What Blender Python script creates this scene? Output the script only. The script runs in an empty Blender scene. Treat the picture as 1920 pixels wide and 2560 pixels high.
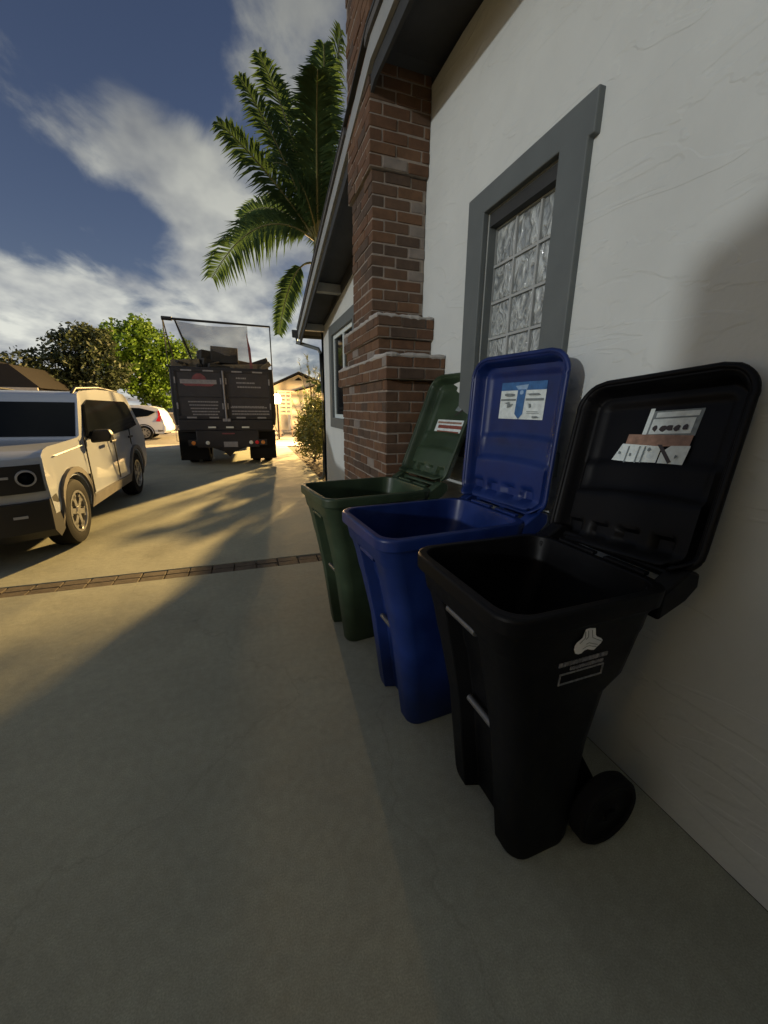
import bpy, bmesh, math, random
from mathutils import Vector, Matrix, noise
R = math.radians
random.seed(7)
S = bpy.context.scene
COL = S.collection

# ------------------------------------------------------------------ camera
cam_d = bpy.data.cameras.new("camera"); cam = bpy.data.objects.new("camera", cam_d); COL.objects.link(cam)
rot = Matrix(((0.94503, 0.07514, -0.31822), (-0.32583, 0.24959, -0.91186), (0.01091, 0.96543, 0.26040)))
cam.matrix_world = Matrix.Translation((0, 0, 1.5)) @ rot.to_4x4()
cam_d.sensor_fit = 'HORIZONTAL'; cam_d.sensor_width = 36; cam_d.lens = 36 * 965 / 1920
cam_d.clip_start = 0.05; cam_d.clip_end = 2000
S.camera = cam

# ------------------------------------------------------------------ world: dusk sky with drifting cloud
SUN_ROT = 248.8; SUN_EL = 9.7
W = bpy.data.worlds.new("World"); S.world = W; W.use_nodes = True
nt = W.node_tree; N = nt.nodes; Lk = nt.links; N.clear()
def wn(t, **k):
    n = N.new(t)
    for a, b in k.items(): setattr(n, a, b)
    return n
def wmath(op, a, b=None, c=None, clamp=False):
    n = wn('ShaderNodeMath', operation=op, use_clamp=clamp)
    for i, v in enumerate((a, b, c)):
        if v is None: continue
        if isinstance(v, (int, float)): n.inputs[i].default_value = v
        else: Lk.new(v, n.inputs[i])
    return n.outputs[0]
out = wn('ShaderNodeOutputWorld'); bg = wn('ShaderNodeBackground'); Lk.new(bg.outputs[0], out.inputs[0])
sky = wn('ShaderNodeTexSky', sky_type='NISHITA'); sky.sun_disc = False
sky.sun_elevation = R(SUN_EL); sky.sun_rotation = R(SUN_ROT); sky.altitude = 0; sky.air_density = 1.0; sky.dust_density = 0.4; sky.ozone_density = 2.5
tc = wn('ShaderNodeTexCoord'); sep = wn('ShaderNodeSeparateXYZ'); Lk.new(tc.outputs['Generated'], sep.inputs[0])
dz = wmath('ADD', sep.outputs[2], 0.22)
cmb = wn('ShaderNodeCombineXYZ')
Lk.new(wmath('DIVIDE', sep.outputs[0], dz), cmb.inputs[0]); Lk.new(wmath('DIVIDE', sep.outputs[1], dz), cmb.inputs[1])
mp = wn('ShaderNodeMapping'); mp.inputs['Rotation'].default_value = (0, 0, R(25)); mp.inputs['Scale'].default_value = (1.15, 0.8, 1)
Lk.new(cmb.outputs[0], mp.inputs[0])
n1 = wn('ShaderNodeTexNoise'); n1.inputs['Scale'].default_value = 2.8; n1.inputs['Detail'].default_value = 8; n1.inputs['Roughness'].default_value = 0.56
n1.inputs['Distortion'].default_value = 0.35; Lk.new(mp.outputs[0], n1.inputs['Vector'])
n2 = wn('ShaderNodeTexNoise'); n2.inputs['Scale'].default_value = 0.9; n2.inputs['Detail'].default_value = 2; Lk.new(mp.outputs[0], n2.inputs['Vector'])
dens = wmath('ADD', wmath('MULTIPLY', wmath('SUBTRACT', n1.outputs[0], 0.235), 1.85), wmath('MULTIPLY', n2.outputs[0], 0.35))
# banks of cloud and the clear gap between them, as directions on the sky
def bank(d, width, amt):
    global dens
    d = Vector(d).normalized()
    v = wn('ShaderNodeVectorMath', operation='DOT_PRODUCT'); Lk.new(tc.outputs['Generated'], v.inputs[0]); v.inputs[1].default_value = d
    mr = wn('ShaderNodeMapRange', interpolation_type='SMOOTHSTEP'); Lk.new(v.outputs['Value'], mr.inputs[0])
    mr.inputs[1].default_value = math.cos(R(width)); mr.inputs[2].default_value = 1.0; mr.inputs[3].default_value = 0.0; mr.inputs[4].default_value = amt
    dens = wmath('ADD', dens, mr.outputs[0])
BANKS = [((-0.202, 0.871, 0.449), 7, 0.20), ((-0.144, 0.89, 0.433), 7, 0.22), ((-0.087, 0.909, 0.407), 7, 0.22), ((0.163, 0.784, 0.599), 13, 0.30), ((0.065, 0.805, 0.589), 8, 0.10), ((-0.025, 0.935, 0.354), 9, 0.25),
         ((-0.349, 0.919, 0.182), 11, 0.22), ((-0.219, 0.951, 0.218), 8, 0.18), ((-0.106, 0.977, 0.183), 9, 0.2), ((0.047, 0.963, 0.265), 10, 0.3), ((-0.032, 0.957, 0.288), 8, 0.2),
         ((-0.225, 0.84, 0.493), 7, -0.12), ((-0.35, 0.82, 0.45), 12, -0.2), ((-0.307, 0.903, 0.301), 7, -0.22), ((-0.149, 0.937, 0.314), 6, -0.24), ((-0.025, 0.852, 0.524), 8, -0.2), ((-0.10, 0.80, 0.60), 10, -0.25), ((-0.259, 0.924, 0.281), 5, -0.12), ((-0.1, -0.1, 1.0), 34, 0.5), ((-0.95, -0.15, 0.35), 34, 0.45), ((-0.6, -0.8, 0.4), 30, 0.3)]  # last three banks lie out of view, added to brighten ground and wall
for b in BANKS: bank(*b)
hz = wn('ShaderNodeMapRange', interpolation_type='SMOOTHSTEP'); Lk.new(sep.outputs[2], hz.inputs[0])
hz.inputs[1].default_value = 0.30; hz.inputs[2].default_value = 0.05; hz.inputs[3].default_value = 0.0; hz.inputs[4].default_value = 0.30
dens = wmath('ADD', dens, hz.outputs[0])
cm = wn('ShaderNodeMapRange', interpolation_type='SMOOTHSTEP'); Lk.new(dens, cm.inputs[0])
cm.inputs[1].default_value = 0.60; cm.inputs[2].default_value = 1.12; cm.inputs[3].default_value = 0; cm.inputs[4].default_value = 0.95
# cloud colour: greyer where thick overhead, creamy low down
n3 = wn('ShaderNodeTexNoise'); n3.inputs['Scale'].default_value = 3.2; n3.inputs['Detail'].default_value = 4; Lk.new(mp.outputs[0], n3.inputs['Vector'])
cr = wn('ShaderNodeValToRGB'); Lk.new(n3.outputs[0], cr.inputs[0])
cr.color_ramp.elements[0].position = 0.36; cr.color_ramp.elements[0].color = (0.33, 0.35, 0.38, 1)
cr.color_ramp.elements[1].position = 0.62; cr.color_ramp.elements[1].color = (0.76, 0.77, 0.70, 1)
up = wn('ShaderNodeFloatCurve'); Lk.new(sep.outputs[2], up.inputs[1]); cv = up.mapping.curves[0]
cv.points[0].location = (0, .52); cv.points[1].location = (1, .35)
for q_ in ((.15, .5), (.35, .36), (.62, .24), (.80, .30)): cv.points.new(*q_)
up.mapping.update(); upx = wmath('MULTIPLY', up.outputs[0], 2.0)
ccol = wn('ShaderNodeVectorMath', operation='SCALE'); Lk.new(cr.outputs[0], ccol.inputs[0]); Lk.new(upx, ccol.inputs['Scale'])
skys = wn('ShaderNodeVectorMath', operation='MULTIPLY'); Lk.new(sky.outputs[0], skys.inputs[0]); skys.inputs[1].default_value = (0.094, 0.073, 0.078)
mx = wn('ShaderNodeMix', data_type='RGBA'); Lk.new(cm.outputs[0], mx.inputs[0]); Lk.new(skys.outputs[0], mx.inputs[6]); Lk.new(ccol.outputs[0], mx.inputs[7])
Lk.new(mx.outputs[2], bg.inputs[0]); bg.inputs[1].default_value = 1.0

# ------------------------------------------------------------------ one weak low sun lamp
sd = bpy.data.lights.new("sun", 'SUN'); sd.energy = 0.9; sd.angle = R(1.7); sd.color = (0.95, 0.985, 1.0)
sun = bpy.data.objects.new("sun", sd); COL.objects.link(sun)
sdir = Vector((0.93, 0.36, -0.17)).normalized()
sun.rotation_euler = sdir.to_track_quat('-Z', 'Y').to_euler()
S.view_settings.view_transform = 'Standard'; S.view_settings.look = 'None'; S.view_settings.exposure = 0; S.view_settings.gamma = 1

# ------------------------------------------------------------------ helpers
def tag(o, label=None, cat=None, group=None, kind=None):
    if label: o['label'] = label
    if cat: o['category'] = cat
    if group: o['group'] = group
    if kind: o['kind'] = kind
    return o
def empty(name, loc=(0, 0, 0), rz=0, label=None, cat=None, group=None):
    o = bpy.data.objects.new(name, None); COL.objects.link(o); o.location = loc; o.rotation_euler = (0, 0, rz); o.empty_display_size = .2
    return tag(o, label, cat, group)
class MB:
    def __init__(s): s.v = []; s.f = []; s.m = []; s.marks = []
    def add(s, vs, fs, mi=0):
        s.marks.append((len(s.v), len(s.f))); b = len(s.v); s.v += [tuple(v) for v in vs]; s.f += [tuple(b + i for i in f) for f in fs]; s.m += [mi] * len(fs); return s
    def box(s, x0, x1, y0, y1, z0, z1, mi=0, M=None):
        vs = [Vector((x, y, z)) for z in (z0, z1) for y in (y0, y1) for x in (x0, x1)]
        if M: vs = [M @ v for v in vs]
        return s.add(vs, [(0, 2, 3, 1), (4, 5, 7, 6), (0, 1, 5, 4), (2, 6, 7, 3), (0, 4, 6, 2), (1, 3, 7, 5)], mi)
    def loft(s, loops, cap0=True, cap1=True, mi=0, closed=True):
        s.marks.append((len(s.v), len(s.f))); b = len(s.v); n = len(loops[0]); fs = []
        for l in loops: s.v += [tuple(p) for p in l]
        for k in range(len(loops) - 1):
            for i in range(n if closed else n - 1):
                j = (i + 1) % n; fs.append((b + k*n + i, b + k*n + j, b + (k+1)*n + j, b + (k+1)*n + i))
        if cap0: fs.append(tuple(b + i for i in reversed(range(n))))
        if cap1: fs.append(tuple(b + (len(loops)-1)*n + i for i in range(n)))
        s.f += fs; s.m += [mi] * len(fs); return s
    def tube(s, pts, r, n=8, mi=0, caps=True):
        pts = [Vector(p) for p in pts]; rs = r if isinstance(r, (list, tuple)) else [r] * len(pts); loops = []
        for i, p in enumerate(pts):
            t = (pts[min(i+1, len(pts)-1)] - pts[max(i-1, 0)]).normalized()
            a = t.cross(Vector((0, 0, 1)));
            if a.length < 1e-3: a = t.cross(Vector((0, 1, 0)))
            a.normalize(); c = t.cross(a)
            loops.append([p + (a * math.cos(2*math.pi*k/n) + c * math.sin(2*math.pi*k/n)) * rs[i] for k in range(n)])
        return s.loft(loops, caps, caps, mi)
    def prism(s, poly, axis, a0, a1, mi=0):
        def P(p, a): return {'x': (a, p[0], p[1]), 'y': (p[0], a, p[1]), 'z': (p[0], p[1], a)}[axis]
        return s.loft([[P(p, a0) for p in poly], [P(p, a1) for p in poly]], True, True, mi)
    def lathe(s, prof, c, axis='x', n=32, mi=0, closed_prof=False):
        c = Vector(c); loops = []
        pr = prof + [prof[0]] if closed_prof else prof
        for a, r in pr:
            lp = []
            for k in range(n):
                t = 2*math.pi*k/n; u, w = r*math.cos(t), r*math.sin(t)
                lp.append(c + (Vector((a, u, w)) if axis == 'x' else Vector((u, a, w)) if axis == 'y' else Vector((u, w, a))))
            loops.append(lp)
        return s.loft(loops, not closed_prof, not closed_prof, mi)
    def each(s, name, mat, parent=None, **k):
        cuts = s.marks + [(len(s.v), len(s.f))]; r = []
        for (va, fa), (vb, fb) in zip(cuts[:-1], cuts[1:]):
            q = MB(); q.v = s.v[va:vb]; q.f = [tuple(i - va for i in f) for f in s.f[fa:fb]]; q.m = s.m[fa:fb]; r.append(q.build(name, mat, parent, **k))
        return r
    def build(s, name, mat, parent=None, smooth=None, bevel=0, seg=2, sub=0, solid=0):
        me = bpy.data.meshes.new(name); me.from_pydata(s.v, [], s.f)
        mats = mat if isinstance(mat, (list, tuple)) else [mat]
        for m in mats: me.materials.append(m)
        me.polygons.foreach_set('material_index', s.m)
        bm = bmesh.new(); bm.from_mesh(me); bmesh.ops.recalc_face_normals(bm, faces=bm.faces); bm.to_mesh(me); bm.free()
        o = bpy.data.objects.new(name, me); COL.objects.link(o)
        if parent: o.parent = parent
        if solid:
            md = o.modifiers.new('s', 'SOLIDIFY'); md.thickness = solid; md.offset = -1
        if bevel:
            md = o.modifiers.new('b', 'BEVEL'); md.width = bevel; md.segments = seg; md.limit_method = 'ANGLE'; md.angle_limit = R(35); md.harden_normals = False
        if sub:
            md = o.modifiers.new('sub', 'SUBSURF'); md.levels = sub; md.render_levels = sub
        if smooth is not None:
            me.polygons.foreach_set('use_smooth', [True] * len(me.polygons))
            me.set_sharp_from_angle(angle=R(smooth))
        return o

def mat(name, col, rough=0.6, metal=0, spec=0.5, bump=0, bscale=20, var=0, vscale=3, emis=None, estr=0, coat=0, bdist=0.01, rvar=0, vcol=None, transm=0, alpha=1, detail=4, stretch=None, backlit=0):
    m = bpy.data.materials.new(name); m.use_nodes = True; t = m.node_tree; p = t.nodes['Principled BSDF']
    p.inputs['Base Color'].default_value = (*col, 1); p.inputs['Roughness'].default_value = rough; p.inputs['Metallic'].default_value = metal
    p.inputs['Specular IOR Level'].default_value = spec; p.inputs['Coat Weight'].default_value = coat; p.inputs['Transmission Weight'].default_value = transm; p.inputs['Alpha'].default_value = alpha
    co = t.nodes.new('ShaderNodeTexCoord'); mpn = t.nodes.new('ShaderNodeMapping'); t.links.new(co.outputs['Object'], mpn.inputs[0])
    if stretch: mpn.inputs['Scale'].default_value = stretch
    if var or rvar:
        n = t.nodes.new('ShaderNodeTexNoise'); n.inputs['Scale'].default_value = vscale; n.inputs['Detail'].default_value = 6; n.inputs['Roughness'].default_value = 0.6
        t.links.new(mpn.outputs[0], n.inputs['Vector'])
    if var:
        r = t.nodes.new('ShaderNodeValToRGB'); t.links.new(n.outputs[0], r.inputs[0]); r.color_ramp.elements[0].position = .3; r.color_ramp.elements[1].position = .7
        c2 = vcol or tuple(c * (1 + var) for c in col); c1 = tuple(c * (1 - var) for c in col)
        r.color_ramp.elements[0].color = (*c1, 1); r.color_ramp.elements[1].color = (*c2, 1); t.links.new(r.outputs[0], p.inputs['Base Color'])
    if rvar:
        q = t.nodes.new('ShaderNodeMapRange'); t.links.new(n.outputs[0], q.inputs[0]); q.inputs[1].default_value = .3; q.inputs[2].default_value = .7
        q.inputs[3].default_value = rough - rvar; q.inputs[4].default_value = rough + rvar; t.links.new(q.outputs[0], p.inputs['Roughness'])
    if bump:
        b = t.nodes.new('ShaderNodeBump'); b.inputs['Strength'].default_value = bump; b.inputs['Distance'].default_value = bdist
        n = t.nodes.new('ShaderNodeTexNoise'); n.inputs['Scale'].default_value = bscale; n.inputs['Detail'].default_value = detail
        t.links.new(mpn.outputs[0], n.inputs['Vector']); t.links.new(n.outputs[0], b.inputs['Height']); t.links.new(b.outputs[0], p.inputs['Normal'])
    if emis:
        p.inputs['Emission Color'].default_value = (*emis, 1); p.inputs['Emission Strength'].default_value = estr
    if backlit:
        tr = t.nodes.new('ShaderNodeBsdfTranslucent'); tr.inputs[0].default_value = (*[min(1, c * 1.6) for c in col], 1)
        ms = t.nodes.new('ShaderNodeMixShader'); ms.inputs[0].default_value = backlit
        o = t.nodes['Material Output']; t.links.new(p.outputs[0], ms.inputs[1]); t.links.new(tr.outputs[0], ms.inputs[2]); t.links.new(ms.outputs[0], o.inputs[0])
    return m

def bevel_bump(m, extra_scale, extra_strength, dist):
    """a second, finer bump layered over the first"""
    t = m.node_tree; p = t.nodes['Principled BSDF']; prev = p.inputs['Normal'].links[0].from_socket if p.inputs['Normal'].links else None
    co = t.nodes.new('ShaderNodeTexCoord'); n = t.nodes.new('ShaderNodeTexNoise'); n.inputs['Scale'].default_value = extra_scale; n.inputs['Detail'].default_value = 6
    t.links.new(co.outputs['Object'], n.inputs['Vector']); b = t.nodes.new('ShaderNodeBump'); b.inputs['Strength'].default_value = extra_strength; b.inputs['Distance'].default_value = dist
    t.links.new(n.outputs[0], b.inputs['Height'])
    if prev: t.links.new(prev, b.inputs['Normal'])
    t.links.new(b.outputs[0], p.inputs['Normal']); return m

MT = {}
MT['concrete'] = bevel_bump(mat('concrete', (.29, .30, .24), .82, var=.13, vscale=1.6, bump=.25, bscale=6, bdist=.02, rvar=.08), 120, .25, .002)
def concrete_detail(m):
    t = m.node_tree; p = t.nodes['Principled BSDF']; src = p.inputs['Base Color'].links[0].from_socket; co = t.nodes.new('ShaderNodeTexCoord')
    def layer(src, scale, lo, hi, c0, c1, detail=4, dist=0, vor=False):
        if vor: n = t.nodes.new('ShaderNodeTexVoronoi'); n.feature = 'DISTANCE_TO_EDGE'; o = n.outputs['Distance']
        else: n = t.nodes.new('ShaderNodeTexNoise'); n.inputs['Detail'].default_value = detail; n.inputs['Distortion'].default_value = dist; o = n.outputs[0]
        n.inputs['Scale'].default_value = scale
        if vor:
            w = t.nodes.new('ShaderNodeTexNoise'); w.inputs['Scale'].default_value = 3; w.inputs['Detail'].default_value = 5; a = t.nodes.new('ShaderNodeVectorMath'); a.operation = 'MULTIPLY_ADD'
            t.links.new(co.outputs['Object'], w.inputs['Vector']); t.links.new(w.outputs['Color'], a.inputs[0]); a.inputs[1].default_value = (.5, .5, .5); t.links.new(co.outputs['Object'], a.inputs[2]); t.links.new(a.outputs[0], n.inputs['Vector'])
        else: t.links.new(co.outputs['Object'], n.inputs['Vector'])
        r = t.nodes.new('ShaderNodeMapRange'); r.inputs[1].default_value = lo; r.inputs[2].default_value = hi; r.inputs[3].default_value = c0; r.inputs[4].default_value = c1; t.links.new(o, r.inputs[0])
        x = t.nodes.new('ShaderNodeVectorMath'); x.operation = 'SCALE'; t.links.new(src, x.inputs[0]); t.links.new(r.outputs[0], x.inputs['Scale']); return x.outputs[0]
    s_ = layer(src, 210, .3, .7, .82, 1.16, 2); s_ = layer(s_, 26, .35, .7, .93, 1.06, 8); s_ = layer(s_, .7, .58, .72, 1.0, .78, 6, .8); s_ = layer(s_, .33, .0, .0028, .87, 1.0, vor=True)
    t.links.new(s_, p.inputs['Base Color']); return m
concrete_detail(MT['concrete'])
MT['asphalt'] = mat('asphalt', (.11, .105, .1), .85, var=.25, vscale=8, bump=.4, bscale=90, bdist=.005)
MT['soil'] = mat('soil', (.07, .05, .035), .95, var=.3, vscale=6, bump=.6, bscale=14, bdist=.04)
MT['paver'] = mat('paver', (.085, .068, .052), .85, var=.3, vscale=14, bump=.5, bscale=50, bdist=.006)
MT['kerb'] = mat('kerb', (.38, .36, .33), .8, var=.12, vscale=6, bump=.3, bscale=40, bdist=.004)

def stucco():
    m = bevel_bump(mat('stucco', (.60, .625, .60), .88, var=.05, vscale=2.2, bump=.35, bscale=2.2, bdist=.05, detail=5), 55, .22, .004)
    # trowel strokes: long thin ridges, raised by a stretched wave of noise
    t = m.node_tree; p = t.nodes['Principled BSDF']; prev = p.inputs['Normal'].links[0].from_socket
    co = t.nodes.new('ShaderNodeTexCoord'); mp_ = t.nodes.new('ShaderNodeMapping'); mp_.inputs['Rotation'].default_value = (R(18), 0, 0); mp_.inputs['Scale'].default_value = (1, .55, 2.2)
    t.links.new(co.outputs['Object'], mp_.inputs[0])
    n = t.nodes.new('ShaderNodeTexNoise'); n.inputs['Scale'].default_value = 3.0; n.inputs['Detail'].default_value = 3; n.inputs['Distortion'].default_value = 1.2; t.links.new(mp_.outputs[0], n.inputs['Vector'])
    r = t.nodes.new('ShaderNodeValToRGB'); t.links.new(n.outputs[0], r.inputs[0]); r.color_ramp.elements[0].position = .53; r.color_ramp.elements[1].position = .56
    b = t.nodes.new('ShaderNodeBump'); b.inputs['Strength'].default_value = .35; b.inputs['Distance'].default_value = .006
    t.links.new(r.outputs[0], b.inputs['Height']); t.links.new(prev, b.inputs['Normal']); t.links.new(b.outputs[0], p.inputs['Normal'])
    return m
MT['stucco'] = stucco()
MT['trim'] = mat('grey_trim_paint', (.115, .13, .128), .6, var=.08, vscale=5, bump=.15, bscale=30, bdist=.003)
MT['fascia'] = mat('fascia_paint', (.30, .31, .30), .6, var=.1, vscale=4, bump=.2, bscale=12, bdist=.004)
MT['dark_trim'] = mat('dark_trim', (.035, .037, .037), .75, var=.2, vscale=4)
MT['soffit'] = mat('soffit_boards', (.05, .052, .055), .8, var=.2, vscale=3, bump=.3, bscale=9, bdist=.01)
MT['shingle'] = mat('roof_shingle', (.09, .085, .08), .9, var=.3, vscale=12, bump=.6, bscale=25, bdist=.02)
MT['mortar'] = mat('mortar', (.26, .22, .18), .95, var=.2, vscale=15, bump=.5, bscale=60, bdist=.006)
BR = [bevel_bump(mat('brick_%s' % n, c, .88, var=.22, vscale=12, bump=.5, bscale=25, bdist=.008), 120, .3, .002) for n, c in
      (('red', (.115, .058, .030)), ('brown', (.10, .058, .034)), ('rust', (.13, .068, .034)), ('dark', (.072, .046, .030)), ('smeared', (.20, .17, .145)))]
MT['glassblock'] = None
def plastic(name, c, rough=.42, b=.12, sp=.4):
    return bevel_bump(mat(name, c, rough, spec=sp, bump=b, bscale=7, bdist=.012, rvar=.1, vscale=5, var=.32), 260, .12, .001)
MT['black_plastic'] = plastic('black_plastic', (.0032, .0032, .0038), .5, sp=.16)
MT['blue_plastic'] = plastic('blue_plastic', (.006, .020, .11), .4)
MT['green_plastic'] = plastic('green_plastic', (.030, .050, .027), .42)
MT['rubber'] = mat('rubber', (.006, .006, .006), .8, spec=.2, bump=.3, bscale=60, bdist=.004)
MT['steel'] = mat('galvanised_steel', (.17, .17, .17), .4, metal=.7, var=.15, vscale=30)
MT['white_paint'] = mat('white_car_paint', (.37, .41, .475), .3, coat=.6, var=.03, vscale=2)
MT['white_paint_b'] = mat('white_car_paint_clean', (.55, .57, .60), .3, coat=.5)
MT['car_glass'] = mat('car_glass', (.004, .006, .008), .1, spec=.09)
MT['black_trim'] = mat('black_car_trim', (.012, .012, .013), .5, bump=.1, bscale=80, bdist=.002)
MT['chrome'] = mat('machined_alloy', (.42, .42, .42), .28, metal=.85, var=.2, vscale=15)
MT['lamp_ring'] = mat('headlamp_ring', (.35, .36, .38), .3)
MT['red_lens'] = mat('red_lens', (.55, .02, .025), .2)
MT['amber_lens'] = mat('amber_lens', (.55, .2, .04), .25)
MT['white_lens'] = mat('white_lens', (.55, .55, .5), .25)
MT['sticker_white'] = mat('sticker_white', (.62, .68, .66), .5, var=.15, vscale=40)
MT['emblem_white'] = mat('emblem_white', (.82, .84, .86), .5, var=.06, vscale=60); MT['relief'] = mat('scuffed_relief', (.2, .2, .21), .6, var=.5, vscale=80)
MT['sticker_grey'] = mat('sticker_grey', (.17, .20, .20), .5, var=.3, vscale=60)
MT['sticker_blue'] = mat('sticker_blue', (.03, .12, .30), .45, var=.25, vscale=30)
MT['sticker_pale_blue'] = mat('sticker_pale_blue', (.25, .38, .55), .45, var=.2, vscale=40)
MT['sticker_brown'] = mat('sticker_brown', (.27, .16, .11), .5, var=.3, vscale=40)
MT['sticker_dark'] = mat('sticker_dark', (.04, .03, .03), .5)
MT['sticker_red'] = mat('sticker_red', (.22, .06, .04), .5, var=.2, vscale=40)
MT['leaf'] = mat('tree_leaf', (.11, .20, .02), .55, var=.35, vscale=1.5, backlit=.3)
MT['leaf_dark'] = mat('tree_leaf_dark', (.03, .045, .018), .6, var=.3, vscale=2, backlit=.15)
MT['palm_leaf'] = mat('palm_leaf', (.045, .08, .028), .85, spec=.15, var=.3, vscale=2, backlit=.3)
MT['shaft'] = mat('palm_crownshaft', (.16, .15, .05), .5, var=.3, vscale=5)
MT['bark'] = mat('bark', (.12, .09, .065), .9, var=.3, vscale=8, bump=.6, bscale=20, bdist=.02)
MT['hedge_leaf'] = mat('hedge_leaf', (.09, .10, .025), .55, var=.4, vscale=5, backlit=.25)
MT['truck_dark'] = mat('truck_dark_steel', (.012, .010, .011), .55, var=.35, vscale=4, bump=.2, bscale=12, bdist=.006)
MT['truck_panel'] = mat('truck_panel_paint', (.024, .021, .023), .5, var=.25, vscale=5, bump=.1, bscale=10, bdist=.004)
MT['truck_red'] = mat('truck_faded_red', (.15, .04, .045), .6, var=.2, vscale=12)
MT['truck_white'] = mat('truck_faded_white', (.20, .19, .195), .6, var=.2, vscale=15)
MT['mesh'] = mat('tarp_mesh', (.22, .22, .23), .7, alpha=.55)
MT['junk'] = mat('dark_junk', (.02, .019, .018), .8, var=.4, vscale=5)
MT['junk_tan'] = mat('wood_junk', (.12, .095, .06), .8, var=.4, vscale=6)
MT['cream_wall'] = mat('cream_wall', (.62, .55, .42), .85, var=.08, vscale=2, bump=.2, bscale=30, bdist=.004)
MT['far_roof'] = mat('dark_far_roof', (.008, .006, .005), .9, var=.2, vscale=4)
MT['fence_dark'] = mat('dark_fence_wood', (.06, .04, .03), .8, var=.2, vscale=6)
MT['fence_grey'] = mat('grey_fence', (.14, .13, .12), .8, var=.2, vscale=4)

# ------------------------------------------------------------------ ground, drive, street
ST = dict(kind='structure')
tag(MB().add([(-400, -300, -.03), (400, -300, -.03), (400, 600, -.03), (-400, 600, -.03)], [(0, 1, 2, 3)]).build('ground', MT['soil']), **ST)
g = MB(); joints = [-6, -3.2, -.4, 3.64]
def slab(x0, x1, y0, y1): g.box(x0, x1, y0, y1, -.12, 0)
for x0, x1 in ((-7.6, -3.9), (-3.892, 1.42)):
    for y0, y1 in ((-7, -4.2), (-4.192, -.6), (-.592, 3.64), (3.86, 8.6), (8.608, 12.9), (12.908, 15.8)): slab(x0, x1, y0, y1)
tag(g.build('driveway', MT['concrete'], bevel=.004, seg=1), **ST)
g = MB()
x = -7.6
while x < 1.42:
    w = .2 + random.uniform(-.004, .004)
    for y0 in (3.646, 3.753):
        if x + w < 1.42: g.box(x + .005, x + w - .005, y0, y0 + .1, -.1, -.004 + random.uniform(-.003, .002))
    x += w
tag(g.build('brick_band', MT['paver'], bevel=.004, seg=1), **ST)
tag(MB().box(-60, 60, 15.81, 17.3, -.12, .004).build('pavement', MT['kerb'], bevel=.01), **ST)
g = MB(); g.box(-60, -7.4, 17.31, 17.5, -.2, .03); g.box(2.6, 60, 17.31, 17.5, -.2, .03); tag(g.build('kerb', MT['kerb'], bevel=.02), **ST)
tag(MB().add([(-80, 17.5, -.012), (80, 17.5, -.012), (80, 23.2, -.012), (-80, 23.2, -.012), (-7.4, 17.3, -.008), (2.6, 17.3, -.008)], [(0, 1, 2, 3)]).build('road', MT['asphalt']), **ST)
tag(MB().box(-7.4, 2.6, 17.302, 17.5, -.1, -.006).build('driveway_apron', MT['kerb']), **ST)
g = MB(); g.box(-60, 60, 23.21, 23.4, -.2, .12); tag(g.build('far_kerb', MT['kerb'], bevel=.02), **ST)
tag(MB().box(-60, 60, 23.41, 25.0, -.1, .115).build('far_pavement', MT['kerb']), **ST)

# ------------------------------------------------------------------ the house on the right
WX = 1.42; YC = 7.72                       # wall plane, far corner
H = empty('stucco_house', (WX, 0, 0), 0, 'pale stucco house with grey trim along the right of the driveway', 'house')
def hb(mb, name, m, parent=H, **k):
    o = mb.build(name, m, parent, **k); o.matrix_parent_inverse = Matrix.Translation((-WX, 0, 0)) if parent is H else Matrix(); return o
def ztop(y): return 3.84 - .193 * (y - 3.05) if y > 3.05 else 3.84 - .08 * (3.05 - y)
def rx(y): return .93 + .0197 * (max(y, 1) - 2.9)
WIN = (1.697, 2.285, 1.32, 2.598)           # y0,y1,z0,z1 of glass block opening
WN2 = (5.35, 6.72, 1.33, 2.62)
def wall_with_holes(y0, y1, holes, x, th):
    mb = MB(); ys = sorted({y0, y1, *[h[0] for h in holes], *[h[1] for h in holes]} | {y0 + (y1-y0)*k/24 for k in range(25)} | {3.2}); 
    for a, b in zip(ys[:-1], ys[1:]):
        zz = [0]
        hs = [h for h in holes if h[0] <= a + 1e-6 and h[1] >= b - 1e-6]
        spans = [(0, None)] if not hs else [(0, hs[0][2]), (hs[0][3], None)]
        for z0, z1 in spans:
            za = ztop(a) - .1 if z1 is None else z1; zb = ztop(b) - .1 if z1 is None else z1
            mb.add([(x, a, z0), (x, b, z0), (x, b, zb), (x, a, za), (x + th, a, z0), (x + th, b, z0), (x + th, b, zb), (x + th, a, za)],
                   [(0, 1, 2, 3), (4, 7, 6, 5), (0, 4, 5, 1), (3, 2, 6, 7), (0, 3, 7, 4), (1, 5, 6, 2)])
    return mb
wl = wall_with_holes(-3.2, YC, [WIN, WN2], WX, .2)
wall = hb(wl, 'wall', MT['stucco'])
hb(MB().box(WX, 9.5, YC - .2, YC, 0, 2.9), 'front_wall', MT['stucco']); hb(MB().box(WX + .2, 9.5, -3.2, -3, 0, 3.4), 'rear_wall', MT['stucco'])
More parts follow.
